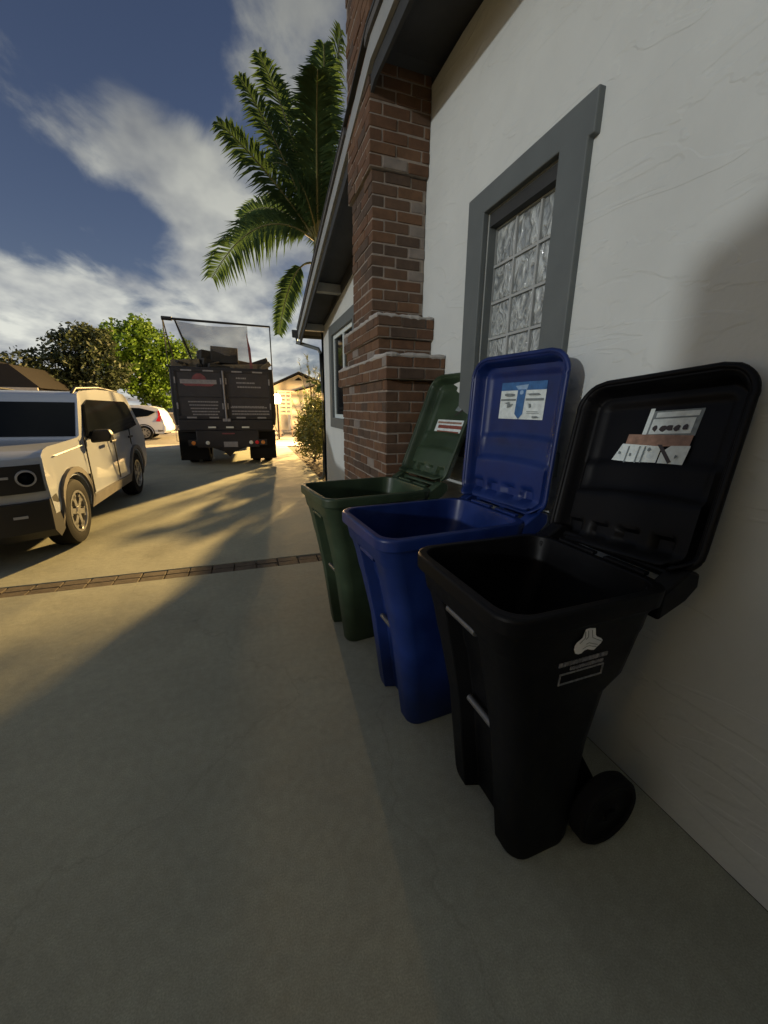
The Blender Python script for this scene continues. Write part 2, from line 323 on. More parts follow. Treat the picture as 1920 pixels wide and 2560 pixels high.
# glass block window
t = MB(); y0, y1, z0, z1 = WIN
t.prism([(y0 - .165, z0 - .02), (y0 - .165, z1 - .03), (y0 - .195, z1 - .03), (y0 - .195, z1 + .125), (y1 + .18, z1 + .125), (y1 + .16, z0 - .02), (y1, z0 - .02), (y1, z1), (y0, z1), (y0, z0 - .02)], 'x', WX - .032, WX + .01)
t.box(WX - .05, WX + .01, y0 - .2, y1 + .2, z0 - .14, z0 - .021)
wf = hb(t, 'window', MT['trim'], bevel=.006)
t = MB()
t.box(WX + .0105, WX + .16, y0 - .012, y0 + .006, z0, z1); t.box(WX + .0105, WX + .16, y1 - .006, y1 + .012, z0, z1); t.box(WX + .0105, WX + .16, y0 + .007, y1 - .007, z1 - .008, z1 + .01); t.box(WX + .0105, WX + .16, y0 + .007, y1 - .007, z0 - .01, z0 + .012)
t.build('jamb', MT['trim'], wf).matrix_parent_inverse = Matrix()
def glass_mat():
    m = bpy.data.materials.new('wavy_glass_block'); m.use_nodes = True; t = m.node_tree; p = t.nodes['Principled BSDF']
    p.inputs['Roughness'].default_value = .13; p.inputs['Specular IOR Level'].default_value = .8; p.inputs['Coat Weight'].default_value = .6; p.inputs['Coat Roughness'].default_value = .04
    co = t.nodes.new('ShaderNodeTexCoord'); mp_ = t.nodes.new('ShaderNodeMapping'); mp_.inputs['Scale'].default_value = (1, 1.25, .8); t.links.new(co.outputs['Object'], mp_.inputs[0])
    n = t.nodes.new('ShaderNodeTexNoise'); n.inputs['Scale'].default_value = 13; n.inputs['Detail'].default_value = 3; n.inputs['Distortion'].default_value = 1.6; t.links.new(mp_.outputs[0], n.inputs['Vector'])
    b = t.nodes.new('ShaderNodeBump'); b.inputs['Strength'].default_value = 1; b.inputs['Distance'].default_value = .03; t.links.new(n.outputs[0], b.inputs['Height'])
    t.links.new(b.outputs[0], p.inputs['Normal']); t.links.new(b.outputs[0], p.inputs['Coat Normal'])
    r = t.nodes.new('ShaderNodeValToRGB'); t.links.new(n.outputs[0], r.inputs[0]); r.color_ramp.elements[0].position = .35; r.color_ramp.elements[1].position = .68
    r.color_ramp.elements[0].color = (.18, .20, .20, 1); r.color_ramp.elements[1].color = (.58, .62, .60, 1); t.links.new(r.outputs[0], p.inputs['Base Color'])
    return m
GB = glass_mat()
t = MB(); t.box(WX + .0115, WX + .12, y0 + .0065, y1 - .0065, z1 - .07, z1 - .0085); t.build('head_shade_strip', MT['dark_trim'], wf).matrix_parent_inverse = Matrix()  # dark strip that paints in the shade of the recess above the glass
z1 -= .07; cw = (y1 - y0) / 3; rows = 6; ch = (z1 - z0) / rows
jt = MB(); 
for k in range(4): yy = y0 + k*cw; jt.box(WX + .058, WX + .15, yy - .007, yy + .007, z0, z1)
for k in range(rows + 1): zz = z0 + k*ch; jt.box(WX + .0585, WX + .1495, y0, y1, zz - .007, zz + .007)
jt.build('mortar_grid', mat('grey_joint', (.36, .38, .37), .7, var=.1), wf)
for k in range(3):
    for j in range(rows):
        a, b, c, d = y0 + k*cw + .008, y0 + (k+1)*cw - .008, z0 + j*ch + .008, z0 + (j+1)*ch - .008
        q = MB(); q.box(WX + .064, WX + .16, a, b, c, d); q.build('glass_block', GB, wf, bevel=.012, seg=3, smooth=40)
# far window
y0, y1, z0, z1 = WN2; t = MB()
t.prism([(y0 - .12, z0 - .16), (y1 + .18, z0 - .16), (y1 + .18, z1 + .15), (y0 - .12, z1 + .15), (y0 - .12, z0), (y0, z0 + .0), (y0, z1), (y1, z1), (y1, z0), (y0 - .119, z0 - .001)], 'x', WX - .03, WX + .01)
wf2 = hb(t, 'window', MT['trim'])
t = MB()
for a, b, c, d in ((y0, y1, z1 - .06, z1), (y0, y1, z0, z0 + .06), (y0, y0 + .06, z0 + .061, z1 - .061), (y1 - .06, y1, z0 + .061, z1 - .061), ((y0+y1)/2 - .03, (y0+y1)/2 + .03, z0 + .061, z1 - .061)): t.box(WX + .012, WX + .05, a, b, c, d)
t.build('frame', MT['sticker_white'], wf2); MB().box(WX + .03, WX + .04, y0 + .03, y1 - .03, z0 + .03, z1 - .03).build('pane', MT['car_glass'], wf2)
# roof: two low slopes meeting over the chimney, rake board along the drive
RX = .93; YE = 7.99; YB = -3.6
def roof_slab(za, zb, name, m, x0, x1, hole=True):
    mb = MB()
    segs = [(YB, 3.05, x0), (3.05, 3.13, x0), (3.13, 3.78, 1.415), (3.78, YE, x0)]
    for a, b, xs in segs:
        xa, xb = (xs, xs) if xs > 1.3 else (xs - RX + rx(a), xs - RX + rx(b))
        mb.add([(xa, a, ztop(a) + za), (x1, a, ztop(a) + za), (x1, b, ztop(b) + za), (xb, b, ztop(b) + za), (xa, a, ztop(a) + zb), (x1, a, ztop(a) + zb), (x1, b, ztop(b) + zb), (xb, b, ztop(b) + zb)],
               [(0, 3, 2, 1), (4, 5, 6, 7), (0, 1, 5, 4), (2, 3, 7, 6), (0, 4, 7, 3), (1, 2, 6, 5)])
    return hb(mb, name, m)
roof = roof_slab(-.03, .02, 'roof', MT['shingle'], RX - .02, 10)
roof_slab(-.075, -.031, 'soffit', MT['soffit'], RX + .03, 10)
def rake(x0, x1, da, db, name, m, ya=YB, yb=YE, par=H):
    mb = MB(); seg = [(ya, 3.05), (3.05, yb)]; x0 -= RX; x1 -= RX
    for a, b in seg:
        mb.add([(rx(a) + x0, a, ztop(a) + da), (rx(a) + x1, a, ztop(a) + da), (rx(b) + x1, b, ztop(b) + da), (rx(b) + x0, b, ztop(b) + da), (rx(a) + x0, a, ztop(a) + db), (rx(a) + x1, a, ztop(a) + db), (rx(b) + x1, b, ztop(b) + db), (rx(b) + x0, b, ztop(b) + db)],
               [(0, 3, 2, 1), (4, 5, 6, 7), (0, 1, 5, 4), (2, 3, 7, 6), (0, 4, 7, 3), (1, 2, 6, 5)])
    return hb(mb, name, m)
rake(RX, RX + .028, -.155, -.032, 'rake_board', MT['fascia'])
rake(RX + .0285, RX + .05, -.25, -.05, 'rake_backing', MT['dark_trim'])
rake(RX - .025, RX + .03, .021, .04, 'drip_edge', MT['dark_trim'])
# dark strip added under the soffit, darkening the top of the wall
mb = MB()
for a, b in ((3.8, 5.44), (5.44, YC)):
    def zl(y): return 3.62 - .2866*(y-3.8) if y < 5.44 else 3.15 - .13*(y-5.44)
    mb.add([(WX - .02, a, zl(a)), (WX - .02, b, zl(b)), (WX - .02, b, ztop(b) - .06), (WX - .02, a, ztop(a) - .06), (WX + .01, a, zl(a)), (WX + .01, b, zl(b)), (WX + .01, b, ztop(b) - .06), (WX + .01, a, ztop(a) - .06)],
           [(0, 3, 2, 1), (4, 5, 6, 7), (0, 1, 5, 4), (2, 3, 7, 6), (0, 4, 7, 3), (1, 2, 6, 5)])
hb(mb, 'wall_dark_strip', MT['soffit'])
mb = MB()
for yy in (6.0, 7.4): hb(MB().box(rx(yy) + .052, WX + .1, yy, yy + .12, ztop(yy) - .2, ztop(yy) - .09), 'outlooker', MT['fascia'])
# gutter along the front eave with elbow and downspout
ze = ztop(YE)
prof = [(YE + .01, ze - .02), (YE + .13, ze + .03), (YE + .15, ze + .0), (YE + .11, ze - .11), (YE + .02, ze - .13)]
mb = MB(); mb.prism(prof, 'x', rx(YE) - .10, 10)
gt = hb(mb, 'gutter', MT['dark_trim'], bevel=.006)
mb = MB()
def rtube(pts, w):
    for a, b in zip(pts[:-1], pts[1:]): mb.tube([a, b], w, 8)
gx_ = rx(YE) - .02
mb.tube([(gx_, YE + .07, ze - .1), (gx_, YE + .07, ze - .2), (WX - .05, YC + .08, ze - .33), (WX - .012, YC + .03, ze - .42), (WX - .012, YC + .03, .2), (WX - .03, YC + .08, .1), (WX - .08, YC + .22, .06)], .034, 10)
hb(mb, 'downspout', MT['trim'], smooth=60)

# ------------------------------------------------------------------ brick chimney
CH = empty('brick_chimney', (1.2, 3.47, 0), 0, 'stepped red brick chimney standing against the pale stucco wall', 'chimney')
def brickmass(x0, y0, y1, z0, z1, name, course=.076, shift=0):
    core = MB(); mats = [MT['mortar']] + BR
    core.box(x0 + .0035, WX - .003, y0 + .0035, y1 - .0035, z0 + .001, z1 - .004, 0)
    n = max(1, round((z1 - z0) / course)); hh = (z1 - z0) / n
    for k in range(n):
        za, zb = z0 + k*hh + .005, z0 + (k+1)*hh - .005
        for face in ('x', 'y', 'Y'):
            a, b = (y0, y1) if face == 'x' else (x0, WX - .004)
            p = a - (0 if (k + shift) % 2 == 0 else .1); 
            if face != 'x': p = a + (.1 if (k + shift) % 2 == 0 else 0)
            first = True
            while p < b - .01:
                L = .205 + random.uniform(-.012, .012); s, e = max(p, a), min(p + L - .011, b); p += L
                if e - s < .03: continue
                j = random.uniform(-.0015, .007); dz = random.uniform(-.0035, .0035)
                mi = random.choices([1, 2, 3, 4, 5], [5, 4, 4, 2, .1])[0]
                if face == 'y' and s > WX - .17 and 2.2 < za < 2.95 and random.random() < .6: mi = 5
                if z1 < 2.9 and random.random() < .04: mi = 5
                if face == 'x': core.box(x0 - j, x0 + .09, s, e, za + dz, zb + dz, mi)
                elif face == 'y': core.box(s, e, y0 - j, y0 + .09, za + dz, zb + dz, mi)
                else: core.box(s, e, y1 - .09, y1 + j, za + dz, zb + dz, mi)
    o = core.build(name, mats, CH, bevel=.0055, seg=2); o.matrix_parent_inverse = Matrix.Translation((-1.2, -3.47, 0)); return o
brickmass(.985, 2.80, 4.18, 0, 1.70, 'base')
brickmass(.955, 2.73, 4.25, 1.70, 1.86, 'lower_ledge')
brickmass(.985, 2.985, 3.97, 1.86, 2.01, 'shoulder', shift=1)
brickmass(.965, 2.95, 4.02, 2.01, 2.16, 'upper_ledge')
brickmass(.985, 3.17, 3.73, 2.16, 3.16, 'stack')
brickmass(.955, 3.14, 3.77, 3.16, 5.9, 'stack_head')
mb = MB()
def lumpy(pts, r):
    q = []
    for a, b in zip(pts[:-1], pts[1:]):
        for k in range(14): q.append(Vector(a).lerp(Vector(b), k/14) + Vector((0, 0, random.uniform(-.004, .004))))
    q.append(Vector(pts[-1])); mb.tube(q, [r*random.uniform(.6, 1.25) for _ in q], 8)
lumpy([(WX - .01, 2.738, 1.862), (.963, 2.738, 1.862), (.963, 4.24, 1.862)], .017); lumpy([(WX - .01, 2.958, 2.162), (.973, 2.958, 2.162), (.973, 4.0, 2.162)], .017)
mb.prism([(2.72, 1.861), (3.05, 1.861), (3.0, 1.89), (2.76, 1.872)], 'x', .95, WX - .002); mb.prism([(2.94, 2.161), (3.2, 2.161), (3.16, 2.19), (2.97, 2.172)], 'x', .96, WX - .002)
mb.prism([(3.9, 1.861), (4.26, 1.861), (4.2, 1.872), (3.95, 1.89)], 'x', .95, WX - .002)
for o in mb.each('mortar_wash', MT['kerb'], CH, bevel=.006): o.matrix_parent_inverse = Matrix.Translation((-1.2, -3.47, 0))

# ------------------------------------------------------------------ wheeled bins
def rrect(xf, xb, hw, r, z, rec=0, recw=.082):
    """loop round the bin; front (-x) side has four extra points so that its middle can be recessed"""
    pts = []
    def corner(cx, cy, a0):
        for k in range(6):
            a = R(a0 + 90 * k / 5); pts.append((cx + r*math.cos(a), cy + r*math.sin(a), z))
    corner(xb - r, -hw + r, -90); corner(xb - r, hw - r, 0); corner(xf + r, hw - r, 90)
    w = min(recw, hw - r - .02)
    pts += [(xf, w + .018, z), (xf + rec, w, z), (xf + rec, -w, z), (xf, -w - .018, z)]
    corner(xf + r, -hw + r, 180)
    return pts
def make_bin(loc, rz, m, label, depth=.6, L=.66, lean=20, hingez=1.03, lid_yaw=0, taper=.2, basehw=.212, skew=0, lidw=.285, lx=0):
    B = empty('wheeled_bin', loc, rz, label, 'bin', 'open wheeled bins lined up by the wall')
    d = depth / .58
    prof = [(.0, .185, .42, basehw - .005, .06, .055), (.03, .18, .425, basehw, .055, .055), (.44, .125, .435, .225, .07, .055), (.665, .08, .45, .243, .07, .055),
            (.72, .066, .51, .248, .07, .05), (.80, .05, .53, .252, .07, .05), (.855, .035, .54, .256, .07, .045), (.875, .022, .545, .262, .075, 0), (.925, .012, .55, .266, .075, 0),
            (.945, .004, .565, .275, .08, 0), (.95, -.012, .575, .284, .085, 0), (.995, -.012, .58, .286, .085, 0), (1.003, -.006, .576, .281, .082, 0)]
    ts = taper / .2
    loops = [rrect(a*ts if a > 0 else a, b*d, h, r, z, rec) for z, a, b, h, r, rec in prof]
    inner = [(1.003, .018, .55, .258, .075, 0), (.94, .03, .54, .25, .07, 0), (.86, .055, .53, .243, .065, .04), (.5, .13, .42, .21, .06, .05), (.12, .21, .385, .175, .05, .05)]
    loops += [rrect(a*ts, b*d, h, r, z, rec) for z, a, b, h, r, rec in inner]
    mb = MB(); mb.loft(loops, True, True); mb.build('body', m, B, smooth=38, bevel=.004, seg=2)
    # rim apron on the front, lift bars across the recess, the lower one galvanised
    mb = MB(); mb.tube([(.045*ts, -.082, .85), (.045*ts, .082, .85)], .012, 10); mb.build('lift_bar', MT['steel'] if m is MT['black_plastic'] else m, B, smooth=60)  # upper bar pale on the black bin: its highlight put into the colour
    mb = MB(); mb.tube([(.15*ts, -.07, .47), (.15*ts, .07, .47)], .013, 10); mb.build('lift_bar', MT['steel'], B, smooth=60)
    # axle, wheels
    ax = (.49*d + .035, .135)
    mb = MB(); mb.tube([(ax[0], -.25, ax[1]), (ax[0], .25, ax[1])], .012, 8); mb.build('axle', MT['steel'], B)
    mb = MB()
    for s in (-1, 1): mb.prism([(.36*d, .02), (.36*d, .34), (.44*d, .36), (ax[0] + .03, .17), (ax[0] + .03, .10), (.42*d, .02)], 'y', s*.13, s*.175)
    mb.each('axle_bracket', m, B, bevel=.006)
    for s in (-1, 1):
        mb = MB(); c = (ax[0], s*.232, ax[1])
        mb.lathe([(-.027, .11), (-.03, .124), (-.02, .134), (.02, .134), (.03, .124), (.027, .11)], c, 'y', 32, closed_prof=True)
        w = mb.build('wheel', MT['rubber'], B, smooth=40)
        mb = MB(); mb.lathe([(-.022, .02), (-.026, .03), (-.018, .05), (-.015, .098), (-.022, .111), (.022, .111), (.015, .098), (.018, .05), (.026, .03), (.022, .02)], c, 'y', 28, closed_prof=True)
        mb.lathe([(-.034, .02), (.034, .02)], c, 'y', 14); mb.build('hub', MT['black_plastic'], w, smooth=40)
    # handle and hinge at the back
    hx = .58*d
    mb = MB(); 
    for s in (-1, 1):
        mb.prism([(hx - .05, .90), (hx - .05, .985), (hx + .05, 1.045), (hx + .10, 1.03), (hx + .105, .985), (hx + .06, .945)], 'y', s*.215, s*.275)
    mb.tube([(hx + .075, -.27, 1.005), (hx + .075, .27, 1.005)], .017, 12)
    mb.build('handle', m, B, bevel=.008, seg=2, smooth=50)
    mb = MB()
    for a, b in ((-.19, -.04), (.0, .16)): mb.box(hx - .022, hx + .004, a, b, 1.0035, 1.016)
    mb.build('hinge_ledge', m, B, bevel=.004)
    # lid: a shallow tray, hinged at the back and thrown open; u across, v from hinge to free end, w = depth of the tray
    hw = lidw; r = .10; nu, nv = 56, 64
    def W_(v):
        if v > L - r: return hw - r + math.sqrt(max(0, r*r - (v - (L - r))**2))
        if v < .06: return hw - .045 * (1 - v/.06)**2 - .01
        return hw - .01 + .01 * min(1, v / L)
    def sm(a, b, x): x = max(0, min(1, (x - a) / (b - a))); return x*x*(3 - 2*x)
    def depthf(u, v):
        e = min(W_(v) - abs(u), (L - v) * 1.0)
        if v > L - r: e = min(e, r - math.hypot(max(0, abs(u) - (hw - r)), v - (L - r)) if abs(u) > hw - r else L - v)
        e = max(e, 0)
        w = -.062 * sm(.012, .040, e)
        w -= .012 * sm(.06, .09, e) * sm(.30*L, .42*L, v)
        # step panel near the hinge, curved; handle sockets
        vv = v + .02 * (u/hw)**2
        w += .012 * sm(.045, .06, e) * (1 - sm(.33, .36, vv)); w += .018 * sm(.045, .06, e) * (1 - sm(.215, .235, vv))
        w += .045 * (1 - sm(.0, .045, v))
        for c in (-.15, -.03, .09, .2):
            w -= .024 * sm(.0, .008, .038 - abs(u - c)) * sm(.03, .04, v) * (1 - sm(.085, .1, v))
        return w
    vs = []; fs = []
    for j in range(nv + 1):
        q = j / nv; v = L * (1 - (1 - q)**1.25)
        for i in range(nu + 1):
            s_ = -1 + 2*i/nu; s_ = math.copysign(abs(s_)**.8, s_)
            u = s_ * max(W_(v), .0); vs.append((depthf(u, v), u, v))
    # outer flange edge turned back
    for j in range(nv):
        for i in range(nu): a = j*(nu+1) + i; fs.append((a, a+1, a+nu+2, a+nu+1))
    hinge = Matrix.Translation((hx + .03 + lx, 0, hingez)) @ Matrix.Rotation(R(lid_yaw), 4, 'Z') @ Matrix.Rotation(R(lean), 4, 'Y') @ Matrix.Rotation(R(skew), 4, 'X')
    def lm(w, u, v): return hinge @ Vector((-w - .03, u, v))    # tray opens towards -x
    # the tray: interior faces -x (towards the drive)
    mb = MB(); mb.add([lm(-w0, u, v) - hinge.to_3x3() @ Vector((.0, 0, 0)) for w0, u, v in [(-w, u, v) for w, u, v in vs]], fs)
    lid = mb.build('lid', m, B, smooth=50)
    md = lid.modifiers.new('s', 'SOLIDIFY'); md.thickness = .006; md.offset = 0
    # rolled rim round the lid edge
    ring = []
    for j in range(nv + 1):
        v = L * j / nv; ring.append((hw_ := W_(v), v))
    pts = [lm(.0, -a, v) for a, v in ring[1:-1]] + [lm(.0, u, L) for u in (-(hw - r) , 0, hw - r)] + [lm(.0, a, v) for a, v in reversed(ring[1:-1])]
    mb = MB(); mb.tube(pts, .011, 8); mb.build('rim', m, lid, smooth=60)
    return B, lid, lm, depthf
def sticker(lid, lm, depthf, u0, u1, v0, v1, shapes, name='sticker', skewed=0):
    """shapes: list of (material key, polygon in 0..1 x 0..1); left of the picture = +u"""
    mats = []; mb = MB()
    for k, (mk, poly) in enumerate(shapes):
        if MT[mk] not in mats: mats.append(MT[mk])
        vs = []
        for a, b in poly:
            u = u1 + (u0 - u1) * a + skewed * (b - .5); v = v0 + (v1 - v0) * b
            vs.append(lm(-.078 + .0085 + .0006*k, u, v))
        mb.add(vs, [tuple(range(len(vs)))], mats.index(MT[mk]))
    return mb.build(name, mats, lid)
def rect(a, b, c, d): return [(a, c), (b, c), (b, d), (a, d)]
def blob(cx, cy, rx, ry, n=9, jit=.35):
    return [(cx + rx*math.cos(2*math.pi*k/n)*(1 + random.uniform(-jit, jit)), cy + ry*math.sin(2*math.pi*k/n)*(1 + random.uniform(-jit, jit))) for k in range(n)]

# black bin, nearest
bk, lid, lm, df = make_bin((.555, .955, 0), R(1.5), MT['black_plastic'], 'black wheeled bin with its lid open, nearest of the three', .59, L=.635, lean=15, hingez=1.0, lidw=.295, skew=-5, lx=.055)
sh = [('sticker_grey', rect(.31, 1.0, .52, .98)), ('sticker_white', rect(.31, .37, .50, 1.03)), ('sticker_white', rect(.42, .96, .86, .95)), ('sticker_white', rect(.40, .94, .56, .83))]
sh += [('sticker_dark', blob(c, .66, rr, .055, 9, .3)) for c, rr in ((.47, .035), (.58, .045), (.66, .05), (.76, .04), (.86, .035))]
sh += [('sticker_brown', [(.13, .56), (1.0, .52), (1.0, .34), (.62, .33), (.13, .38)]), ('sticker_white', [(.0, .06), (.09, .38), (.66, .33), (.66, .0), (.33, .03)]), ('sticker_white', [(.68, -.02), (.68, .22), (.78, .34), (1.02, .34), (1.0, -.07)]),
       ('sticker_dark', [(.60, .36), (.66, .36), (.86, .06), (.82, .03)])]
sh += [('sticker_grey', rect(c, c + .022, .02, .33)) for c in (.2, .36, .44)] + [('sticker_grey', blob(c, y, .02, .03)) for c, y in ((.27, .17), (.1, .2), (.52, .27), (.9, .15))]
sticker(lid, lm, df, -.13, .13, .335, .535, sh, skewed=-.02)
# logo and moulded panel on its near side
def side_pt(x, z, off=.004): 
    hw_ = .225 + (.256 - .225) * (z - .44) / (.855 - .44); return (x - .555, -hw_ - off, z)
mb = MB()
lg = [(.42, .98), (.36, .82), (.30, .66), (.10, .50), (.02, .38), (.0, .22), (.06, .04), (.16, .0), (.28, .03), (.38, .13), (.5, .17), (.62, .13), (.72, .12), (.82, .22), (.95, .38), (1.0, .52), (.95, .60), (.80, .68), (.76, .74), (.76, 1.0), (.56, 1.02)]
lx0, lx1, lz0, lz1 = .783, .893, .838, .930
P2 = lambda a, b, o=.004: side_pt(lx0 + (lx1 - lx0)*a, lz0 + (lz1 - lz0)*b, o)
def on_side(x, z, off):    # follows the outer wall just under the rim
    pr = [(.44, .225), (.665, .243), (.72, .248), (.80, .252), (.855, .256), (.875, .262), (.925, .266), (.945, .27)]
    for (a, b), (c, d) in zip(pr[:-1], pr[1:]):
        if a <= z <= c: return (x - .555, -(b + (d - b)*(z - a)/(c - a)) - off, z)
    return (x - .555, -.266 - off, z)
P2 = lambda a, b, o=.003: on_side(lx0 + (lx1 - lx0)*(a - .27*(b - .5)), lz0 + (lz1 - lz0)*(b - .20*(a - .5)), o)
poly = [P2(a, b) for a, b in lg]; ctr = P2(.45, .45)
mb.v = [ctr] + poly; mb.f = [(0, i + 1, (i + 1) % len(poly) + 1) for i in range(len(poly))]; mb.m = [0] * len(mb.f)
def stroke(pts, w, mi):
    for (a, b), (c, d) in zip(pts[:-1], pts[1:]):
        n_ = Vector((-(d - b), c - a)).normalized() * w
        mb.add([P2(a + n_.x, b + n_.y, .0045), P2(c + n_.x, d + n_.y, .0045), P2(c - n_.x, d - n_.y, .0045), P2(a - n_.x, b - n_.y, .0045)], [(0, 1, 2, 3)], mi)
for pts in ([(.63, .95), (.63, .66), (.80, .57), (.95, .5)], [(.50, .93), (.49, .70), (.40, .60)], [(.40, .42), (.50, .47), (.62, .43), (.82, .36)], [(.30, .22), (.42, .31), (.52, .35), (.66, .29), (.8, .26)], [(.40, .90), (.38, .66), (.18, .46)]):
    stroke(pts, .012, 1)
mb.build('emblem', [MT['emblem_white'], MT['sticker_grey']], bk)
mb = MB()
def ridge(x0, x1, z, h, zs=0):
    a = on_side(x0, z, .003); b = on_side(x1, z + zs, .003); c = on_side(x1, z + zs + h, .003); d = on_side(x0, z + h, .003)
    back = [(p[0], p[1] + .01, p[2]) for p in (a, b, c, d)]
    mb.add([a, b, c, d] + back, [(0, 1, 2, 3), (4, 7, 6, 5), (0, 4, 5, 1), (3, 2, 6, 7), (0, 3, 7, 4), (1, 5, 6, 2)])
xx = .755
while xx < .925:
    w = random.uniform(.006, .014); ridge(xx, xx + w, .812, .013); xx += w + .003
xx = .80
while xx < .92:
    w = random.uniform(.005, .012); ridge(xx, xx + w, .793, .010); xx += w + .003
ridge(.765, .93, .782, .004); ridge(.765, .93, .748, .004); ridge(.765, .769, .753, .029); ridge(.926, .93, .753, .029)
mb.build('moulded_lettering', MT['relief'], bk)
# blue bin
bl, lid, lm, df = make_bin((.44, 1.60, 0), R(4.5), MT['blue_plastic'], 'blue recycling bin with its lid standing open, in the middle of the row', .74, L=.72, lean=3, hingez=1.03, lidw=.30, lid_yaw=4, lx=.03)
sh = [('sticker_white', rect(0, 1, 0, .8)), ('sticker_blue', rect(0, 1, .78, 1)), ('sticker_pale_blue', [(.33, .9), (.62, .93), (.60, .83), (.55, .62), (.42, .60), (.40, .8)]), ('sticker_blue', [(.40, .80), (.58, .80), (.56, .14), (.48, .0), (.38, .14)]),
      ('sticker_pale_blue', blob(.49, .72, .045, .06, 10, .1)), ('sticker_grey', rect(.02, .38, .50, .55)), ('sticker_grey', rect(.6, .98, .50, .56)), ('sticker_grey', blob(.22, .66, .13, .045, 12, .15)),
      ('sticker_grey', blob(.78, .66, .16, .03, 12, .3)), ('sticker_grey', [(.12, .44), (.2, .40), (.19, .30), (.26, .33), (.34, .42), (.26, .40), (.24, .47)]), ('sticker_grey', [(.68, .42), (.72, .42), (.74, .33), (.70, .30)]),
      ('sticker_grey', rect(.66, .9, .2, .215)), ('sticker_grey', rect(.66, .93, .16, .17)), ('sticker_grey', blob(.84, .07, .07, .03))]
sticker(lid, lm, df, -.145, .145, .425, .605, sh)
# green bin, farthest
gn, lid, lm, df = make_bin((.345, 2.34, 0), R(8), MT['green_plastic'], 'green yard waste bin with its lid leaning back, farthest of the three', .72, L=.74, lean=22, hingez=1.03, taper=.17, basehw=.195, lx=.06)
sh = [('sticker_white', rect(0, 1, 0, 1)), ('sticker_red', rect(.1, 1, .55, .72)), ('sticker_red', rect(.12, .95, .25, .42)), ('sticker_brown', rect(.05, .95, .80, .9)), ('sticker_brown', blob(.5, .12, .3, .06))]
sticker(lid, lm, df, -.16, .14, .30, .44, sh)
sticker(lid, lm, df, -.16, -.02, .50, .60, [('sticker_grey', [(0, .1), (.3, .9), (.7, 1.0), (1, .6), (.7, .4), (.4, .0)]), ('sticker_dark', [(.1, -.25), (.2, -.3), (1, .5), (.95, .62)])])

# ------------------------------------------------------------------ vehicles
def smooth01(a, b, x): x = max(0, min(1, (x - a) / (b - a))); return x*x*(3 - 2*x)
class Shell:
    def __init__(s, outline, hwf, ylen, fr=.22, rr=.12, zc=.9): s.o = outline; s.hwf = hwf; s.L = ylen; s.fr = fr; s.rr = rr
    def P(s, t, y, z, off=0):
        hw = s.hwf(y, z) + off
        a = abs(t)
        yy = y + s.fr * max(0, (a - .35)/.65)**2.2 * (1 - smooth01(.0, .55, y)) - s.rr * max(0, (a - .5)/.5)**2.2 * smooth01(s.L - .6, s.L, y)
        return (t*hw, yy, z)
    def body(s, name, m, parent, T=(-1, -.985, -.93, -.8, -.6, -.3, 0, .3, .6, .8, .93, .985, 1), inset=.03, bevel=.012):
        n = len(s.o); loops = []
        ps = [Vector(p) for p in s.o]
        for t in T:
            k = inset if abs(t) == 1 else inset*.25 if abs(t) > .97 else 0
            lp = []
            for i in range(n):
                a, b, c = ps[i-1], ps[i], ps[(i+1) % n]
                d = ((c - b).normalized() + (b - a).normalized()).normalized(); nn = Vector((-d.y, d.x))
                q = b + nn * k
                lp.append(s.P(t, q.x, q.y))
            loops.append(lp)
        mb = MB(); mb.loft(loops); return mb.build(name, m, parent, smooth=32)
    def side(s, poly, side, off=.006, off2=-.02):
        mb = MB(); lo = [[s.P(side, y, z, off) for y, z in poly], [s.P(side, y, z, off2) for y, z in poly]]; mb.loft(lo); return mb
    def band(s, ya_za, yb_zb, t0, t1, nseg, off=.006, inward=.03):
        """strip between two profile points across the car (windscreen, grille); off pushes it along the outline normal"""
        (ya, za), (yb, zb) = ya_za, yb_zb; d = Vector((yb - ya, zb - za)).normalized(); nn = Vector((-d.y, d.x))
        mb = MB(); lo = []
        for k in range(nseg + 1):
            t = t0 + (t1 - t0)*k/nseg; q = []
            for (y, z), o_ in (((ya, za), off), ((yb, zb), off), ((yb, zb), -inward), ((ya, za), -inward)):
                x_, y_, z_ = s.P(t, y, z); q.append((x_, y_ + nn.x*o_, z_ + nn.y*o_))
            lo.append(q)
        mb.loft(lo); return mb
def arc(cy, cz, r, zlow, n=12):
    """wheel arch points, from rear foot to front foot (clockwise over the top)"""
    a0 = math.asin((zlow - cz)/r); return [(cy + r*math.cos(a), cz + r*math.sin(a)) for a in [a0 + (math.pi - 2*a0)*k/n for k in range(n + 1)]]
